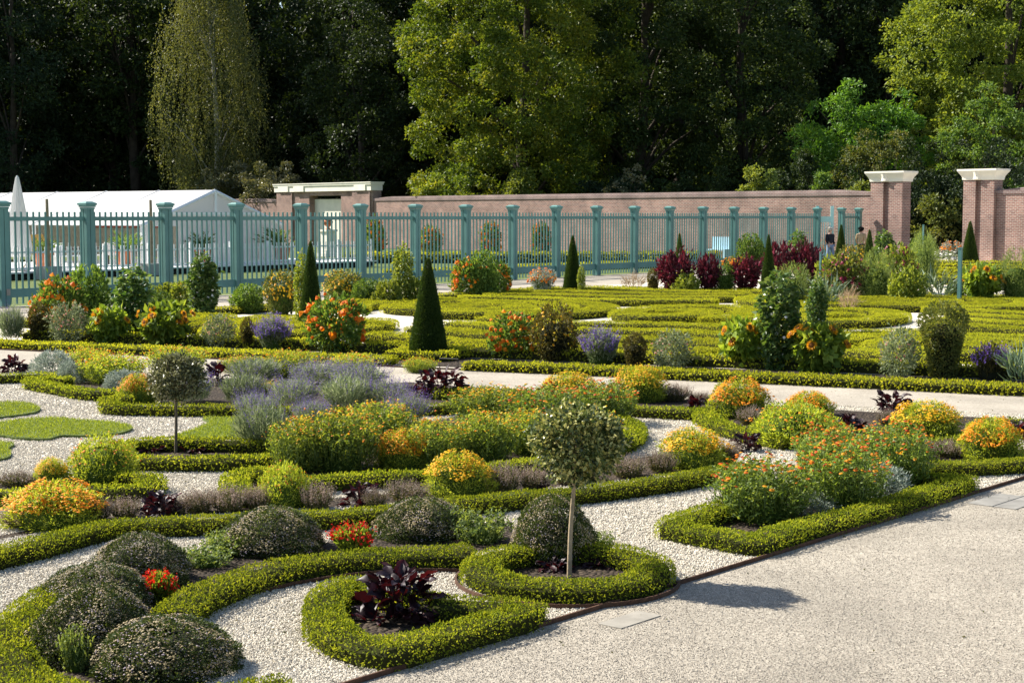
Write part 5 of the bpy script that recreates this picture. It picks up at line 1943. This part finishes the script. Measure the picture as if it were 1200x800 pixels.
# ------------------------------------------------------------------ the two visitors
def person(label, loc, rz, top, legs, hair, pose):
    o = thing('person', label, 'person', loc, rz)

    def skin(name, verts, edges, rad, mat, parent):
        me = bpy.data.meshes.new(name)
        me.from_pydata([Vector(v) for v in verts], edges, [])
        q = link(name, me, parent)
        q.modifiers.new('skin', 'SKIN')
        for i, r in enumerate(rad):
            me.skin_vertices[0].data[i].radius = (r, r * .85)
        me.skin_vertices[0].data[0].use_root = True
        q.modifiers.new('sub', 'SUBSURF').levels = 1
        q.modifiers['sub'].render_levels = 1
        me.materials.append(mat)
        return q
    l = pose
    body = skin('body', [(0, 0, .95), (0, 0, 1.15), (0, .0, 1.38), (0, -.01, 1.50), (0, -.02, 1.58), (0, -.03, 1.68), (0, -.02, 1.76),
                         (.19, 0, 1.40), (.25, .02 + l * .1, 1.14), (.24, -.12 + l * .1, .92), (.23, -.16 + l * .1, .82),
                         (-.19, 0, 1.40), (-.25, .02 - l * .1, 1.14), (-.24, -.12 - l * .1, .92), (-.23, -.16 - l * .1, .82),
                         (.10, 0, .88), (.11, -.03 - l * .12, .48), (.11, .02 - l * .1, .08), (.11, -.14 - l * .1, .03),
                         (-.10, 0, .88), (-.11, -.03 + l * .12, .48), (-.11, .02 + l * .2, .08), (-.11, -.14 + l * .2, .03)],
                [(0, 1), (1, 2), (2, 3), (3, 4), (4, 5), (5, 6), (2, 7), (7, 8), (8, 9), (9, 10), (2, 11), (11, 12), (12, 13), (13, 14), (0, 15), (15, 16), (16, 17), (17, 18), (0, 19), (19, 20), (20, 21), (21, 22)],
                [.15, .13, .15, .065, .06, .095, .06, .075, .05, .042, .035, .075, .05, .042, .035, .09, .065, .05, .04, .09, .065, .05, .04], M['skin'], o)
    skin('jacket', [(0, 0, .93), (0, 0, 1.15), (0, 0, 1.38), (0, 0, 1.47), (.20, 0, 1.40), (.25, .02 + l * .1, 1.14), (.24, -.11 + l * .1, .95), (-.20, 0, 1.40), (-.25, .02 - l * .1, 1.14), (-.24, -.11 - l * .1, .95)],
         [(0, 1), (1, 2), (2, 3), (2, 4), (4, 5), (5, 6), (2, 7), (7, 8), (8, 9)], [.18, .16, .175, .09, .095, .07, .06, .095, .07, .06], top, o)
    skin('trousers', [(0, 0, .95), (.10, 0, .86), (.11, -.03 - l * .12, .48), (.11, .02 - l * .1, .12), (-.10, 0, .86), (-.11, -.03 + l * .12, .48), (-.11, .02 + l * .2, .12)],
         [(0, 1), (1, 2), (2, 3), (0, 4), (4, 5), (5, 6)], [.16, .11, .085, .07, .11, .085, .07], legs, o)
    g = rng(7)
    hb = MB()
    v = nrm(g.normal(size=(260, 3)))
    v = v[(v[:, 2] > -.1) | (v[:, 1] > .25)]
    hb.leaves(np.array([0, -.02, 1.71]) + v * [.095, .11, .105], v * .3 + [0, .3, -.6] + g.normal(size=v.shape) * .3, .09, .05, g)
    hb.lathe([(.02, 1.80), (.08, 1.785), (.105, 1.73), (.10, 1.70)], 12, (0, .0, .02))
    link('hair', hb.build('hair', hair), o)
    fb = MB()
    fb.box((0, -.135, 1.68), (.025, .04, .04))
    for s in (-1, 1):
        fb.box((s * .035, -.12, 1.70), (.022, .012, .012), mat=1)
        fb.box((s * .105, -.02, 1.68), (.02, .04, .06))
    fb.box((0, -.118, 1.635), (.05, .012, .010), mat=2)
    link('face', fb.build('face', [M['skin'], M['iron'], M['fl_pink']]), o)
    return o


person('white haired visitor in a dark navy jacket standing in the gate', FP0 + fd * (GX0 + .42) + fn * .5, .5, M['navy'], M['jean'], M['hairwhite'], .6)
person('dark haired visitor in tan clothes behind a clipped cone by the gate', FP0 + fd * fence_x(989) + fn * .9, 2.6, M['tan'], M['navy'], M['hairdark'], -.4)


# ------------------------------------------------------------------ trees
def crown(g, prof, w, h, z0, ncl, rcl, nleaf, L, Wd, lump=.2, squash=.7):
    P, O, t = volume(g, ncl, prof, w, h, .6, lump)
    i = g.integers(0, ncl, nleaf)
    d = nrm(g.normal(size=(nleaf, 3)) + O[i] * .5 + [0, 0, .25])
    rc = (rcl * g.uniform(.6, 1.3, ncl))[i]
    Q = P[i] + d * (rc * g.uniform(.5, 1.05, nleaf))[:, None] * [1, 1, squash] + [0, 0, z0]
    A = d * .6 + g.normal(size=d.shape) * .6 + [0, 0, -.25]
    lv = MB()
    tone = np.clip(g.random(ncl)[i] * .45 + g.random(nleaf) * .55, 0, 1)
    lv.leaves(Q, A, L * g.uniform(.6, 1.3, nleaf), Wd * g.uniform(.7, 1.3, nleaf), g, rnd=tone, fold=.2)
    return lv, P + [0, 0, z0]


def trunk(g, H, r, heads, nl=10, spread=1.0):
    mb = MB()
    k = 9
    z = np.linspace(-.3, H, k)
    off = np.cumsum(g.normal(size=(k, 2)) * .12, 0)
    pts = np.concatenate([off, z[:, None]], 1)
    mb.tube(pts, np.linspace(r * 1.2, r * .25, k), 9)
    for q in heads[g.integers(0, len(heads), nl)]:
        j = int(np.clip((q[2] - 2.5) / H * k * .75, 1, k - 2))
        a = pts[j]
        m = (a + q) / 2 + [0, 0, .4]
        mb.tube([a, m, q], [r * .35, r * .22, r * .06], 6)
    return mb


def make_tree(seed, prof, w, h, z0, ncl, rcl, nleaf, L, Wd, leaf, bark, r, trunk_h=None):
    g = rng(seed)
    lv, heads = crown(g, prof, w, h, z0, ncl, rcl, nleaf, L, Wd)
    tk = trunk(g, trunk_h or (z0 + h * .8), r, heads, 14)
    return [('crown', lv.build('crown', M[leaf])), ('trunk', tk.build('trunk', M[bark], flat=False))]


def plant_tree(name, parts, label, cat, px, D, group=None, sc=(1, 1, 1), rz=0.0, z=-.05):
    o = thing(name, label, cat, AT(px, D, z), rz, group, sc)
    for pn, me in parts:
        q = link(pn, me, o)
        if pn == 'crown':
            q['kind'] = 'stuff'
    return o


def p_tree(t):
    return np.clip(np.minimum(.62 + .9 * t, np.sqrt(np.clip((1.02 - t) / .55, 0, 1))), 0, 1)


def p_tree2(t):
    return np.clip(np.minimum(.75 + .5 * t, np.sqrt(np.clip((1.02 - t) / .45, 0, 1))), 0, 1)


def p_high(t):
    return np.sqrt(np.clip(1 - (np.abs(t - .55) / .56) ** 2.2, 0, 1))


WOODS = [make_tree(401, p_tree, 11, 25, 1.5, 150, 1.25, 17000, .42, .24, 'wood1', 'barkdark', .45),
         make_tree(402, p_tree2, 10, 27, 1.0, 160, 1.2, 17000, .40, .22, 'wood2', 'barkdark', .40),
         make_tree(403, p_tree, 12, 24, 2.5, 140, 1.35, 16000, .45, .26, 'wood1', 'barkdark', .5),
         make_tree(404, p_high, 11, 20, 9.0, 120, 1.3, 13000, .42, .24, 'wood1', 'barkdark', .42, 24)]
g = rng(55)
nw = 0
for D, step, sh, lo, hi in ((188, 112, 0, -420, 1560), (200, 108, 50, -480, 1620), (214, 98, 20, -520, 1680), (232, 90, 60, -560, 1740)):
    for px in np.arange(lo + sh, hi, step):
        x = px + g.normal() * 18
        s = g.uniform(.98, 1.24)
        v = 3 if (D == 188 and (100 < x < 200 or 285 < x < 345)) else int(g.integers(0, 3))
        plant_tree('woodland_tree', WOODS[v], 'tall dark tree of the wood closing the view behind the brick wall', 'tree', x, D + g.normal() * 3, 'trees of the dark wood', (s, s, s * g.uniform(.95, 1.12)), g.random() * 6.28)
# far side of the wood, read as one mass
g = rng(56)
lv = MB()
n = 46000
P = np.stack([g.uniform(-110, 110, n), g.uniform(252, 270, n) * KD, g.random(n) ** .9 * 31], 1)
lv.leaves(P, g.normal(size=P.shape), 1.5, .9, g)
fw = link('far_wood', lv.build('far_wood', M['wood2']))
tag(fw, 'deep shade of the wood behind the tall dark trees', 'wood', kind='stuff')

# single trees in front of the wood
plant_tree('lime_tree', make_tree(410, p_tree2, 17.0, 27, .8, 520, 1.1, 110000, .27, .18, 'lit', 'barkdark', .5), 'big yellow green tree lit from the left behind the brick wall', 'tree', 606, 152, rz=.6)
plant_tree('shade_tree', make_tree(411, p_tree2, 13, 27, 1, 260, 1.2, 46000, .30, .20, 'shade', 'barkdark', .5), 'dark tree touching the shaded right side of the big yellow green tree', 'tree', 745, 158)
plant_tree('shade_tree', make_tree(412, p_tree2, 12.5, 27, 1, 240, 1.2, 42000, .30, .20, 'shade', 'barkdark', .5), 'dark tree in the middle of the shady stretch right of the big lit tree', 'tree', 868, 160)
plant_tree('beech_tree', make_tree(413, p_tree2, 14.0, 27, 1.5, 380, 1.1, 75000, .27, .18, 'lit2', 'barkdark', .45), 'bright green tree rising at the right edge behind the gate piers', 'tree', 1172, 142, rz=2.0)
plant_tree('fresh_tree', make_tree(414, p_bush, 7.6, 7.6, 3.0, 110, .75, 16000, .30, .12, 'fresh', 'bark', .16, 7), 'small fresh green tree in front of the dark wood left of the right hand tree', 'tree', 1008, 136)
plant_tree('shade_tree', make_tree(415, p_tree, 9, 20, .8, 120, 1.1, 16000, .32, .2, 'wood1', 'barkdark', .4), 'dark tree between the big lit tree and the weeping birch', 'tree', 420, 166)
# shrubs over the wall
SHR = [('rhodo', 272, 168, 6.6, 4.6, 1.6, 'pale leaved shrub above the tent peak below the weeping birch'), ('rhodo', 318, 163, 5.4, 5.0, 1.2, 'darker rounded shrub left of the cream topped portal'),
       ('olive', 1032, 128, 5.2, 5.8, 1.6, 'olive shrub below the small fresh green tree'), ('wood1', 965, 128, 6.5, 4.8, 1.4, 'dark shrub over the wall left of the left gate pier'),
       ('wood1', 1095, 122, 7.0, 5.6, 1.2, 'broad dark shrub behind the gap between the gate piers'), ('green', 1150, 128, 5.2, 7.2, 2.8, 'blue green bushy shrub against the bright tree on the right'),
       ('olive', 1100, 112, 2.6, 3.1, .2, 'yellowish shrub seen through the gateway'), ('wood2', 1078, 114, 2.8, 4.2, .1, 'dark shrub at the left side of the gateway'),
       ('wood2', 1122, 113, 3.0, 4.0, .1, 'dark shrub at the right side of the gateway'), ('wood2', 1190, 110, 5.0, 5.6, .3, 'dark shrub behind the wall right of the right gate pier'),
       ('wood1', 820, 140, 6, 4.6, .8, 'dark green shrub peeping over the middle of the wall'), ('wood2', 715, 146, 6, 4.4, .8, 'dark shrub behind the wall below the pale leafy branch'),
       ('lit', 530, 142, 4.5, 4.2, .6, 'yellow green low branches behind the wall at the foot of the big tree'), ('lime', 612, 141, 2.2, 3.8, 1.2, 'small yellow green shoot over the wall right of the big tree')]
for i, (mt, px, D, w, h, z0, lb) in enumerate(SHR):
    plant_tree('tall_shrub', make_tree(430 + i, p_bush, w, h, z0, 60, .55, 6500, .24, .13, mt, 'barkdark', .09, z0 + h * .6), lb, 'shrub', px, D)
for i, (px, mt, w, h, lb) in enumerate(((882, 'lime', 1.1, 5.3, 'yellow green climber rising over the wall, left of two'), (898, 'feather', .9, 5.0, 'pale green climber rising over the wall, right of the yellow one'), (962, 'green', .8, 5.0, 'narrow pale column over the wall near the last fence posts'),
                                        (1004, 'lime', 1.6, 4.4, 'pale leafy shoots over the wall beside the left gate pier'), (735, 'rhodo', 2.6, 5.6, 'pale leafy branch shining before the dark wood in the middle'))):
    plant_tree('climbing_shrub', make_tree(450 + i, p_bush, w, h * .55, h * .45, 26, .30, 1500, .20, .11, mt, 'barkdark', .05, h * .7), lb, 'climber', px, 116 if px > 800 else 136)

# weeping birch
g = rng(470)
H, WW = 28.5, 9.0
lv, st = MB(), MB()
ns = 1900
t = .16 + .84 * g.random(ns)
th = g.random(ns) * 6.28


def bprof(t):
    return np.interp(t, [0, .2, .42, .6, .72, .88, 1.0], [.62, .74, 1.0, .86, .66, .40, .05])


r = bprof(t) * WW / 2 * (.35 + .65 * g.random(ns) ** .5) * (1 + .26 * np.sin(3 * th + 6 * t) + .12 * np.sin(7 * th - 15 * t))
A0 = np.stack([r * np.cos(th), r * np.sin(th), t * H], 1)
ln = g.uniform(1.5, 6.0, ns)
seg = 34
q = np.tile(np.linspace(0, 1, seg), ns)
i = np.repeat(np.arange(ns), seg)
sway = g.normal(size=(ns, 2)) * .25
P = A0[i].copy()
P[:, :2] += sway[i] * q[:, None] + nrm(A0[:, :2])[i] * (np.sin(q * 2.4) * .35)[:, None]
P[:, 2] -= (ln[i] * q ** 1.15)
P = P[P[:, 2] > 1.2]
P += g.normal(size=P.shape) * .09
lv.leaves(P, g.normal(size=P.shape) * .55 + [0, 0, -1], .21 * g.uniform(.6, 1.2, len(P)), .095, g)
pts = np.stack([.35 * np.sin(np.linspace(0, 5, 12)), .2 * np.cos(np.linspace(0, 4, 12)), np.linspace(-.2, H, 12)], 1)
st.tube(pts, np.linspace(.30, .05, 12), 9)
for k in range(24):
    a = A0[g.integers(0, ns)]
    j = int(np.clip(a[2] / H * 11 - 1.5, 1, 10))
    st.tube([pts[j], (pts[j] + a) / 2 + [0, 0, .6], a], [.09, .05, .02], 5)
plant_tree('weeping_birch', [('crown', lv.build('crown', M['birch'])), ('trunk', st.build('trunk', M['birchbark'], flat=False))], 'weeping birch with hanging olive twigs behind the white tent', 'tree', 252, 173)

# fallen leaves and petals on the gravel
g = rng(606)
n = 900
Q = np.zeros((n, 3))
Q[:, 1] = 7.6 + 14 * g.random(n)
Q[:, 0] = (g.random(n) - .5) * 2 * .34 * Q[:, 1]
Q[:, 2] = .012
sd = (Q - FE0) @ edge_n
Q = Q[(sd > -.5) | (g.random(n) < .22)]
mb = MB()
mb.leaves(Q, g.normal(size=Q.shape) * [1, 1, .12], g.uniform(.012, .034, len(Q)), g.uniform(.008, .018, len(Q)), g)
tag(link('fallen_leaves', mb.build('fallen_leaves', M['brownleaf'])), 'small dry leaves scattered over the gravel and path', 'leaves', kind='stuff')
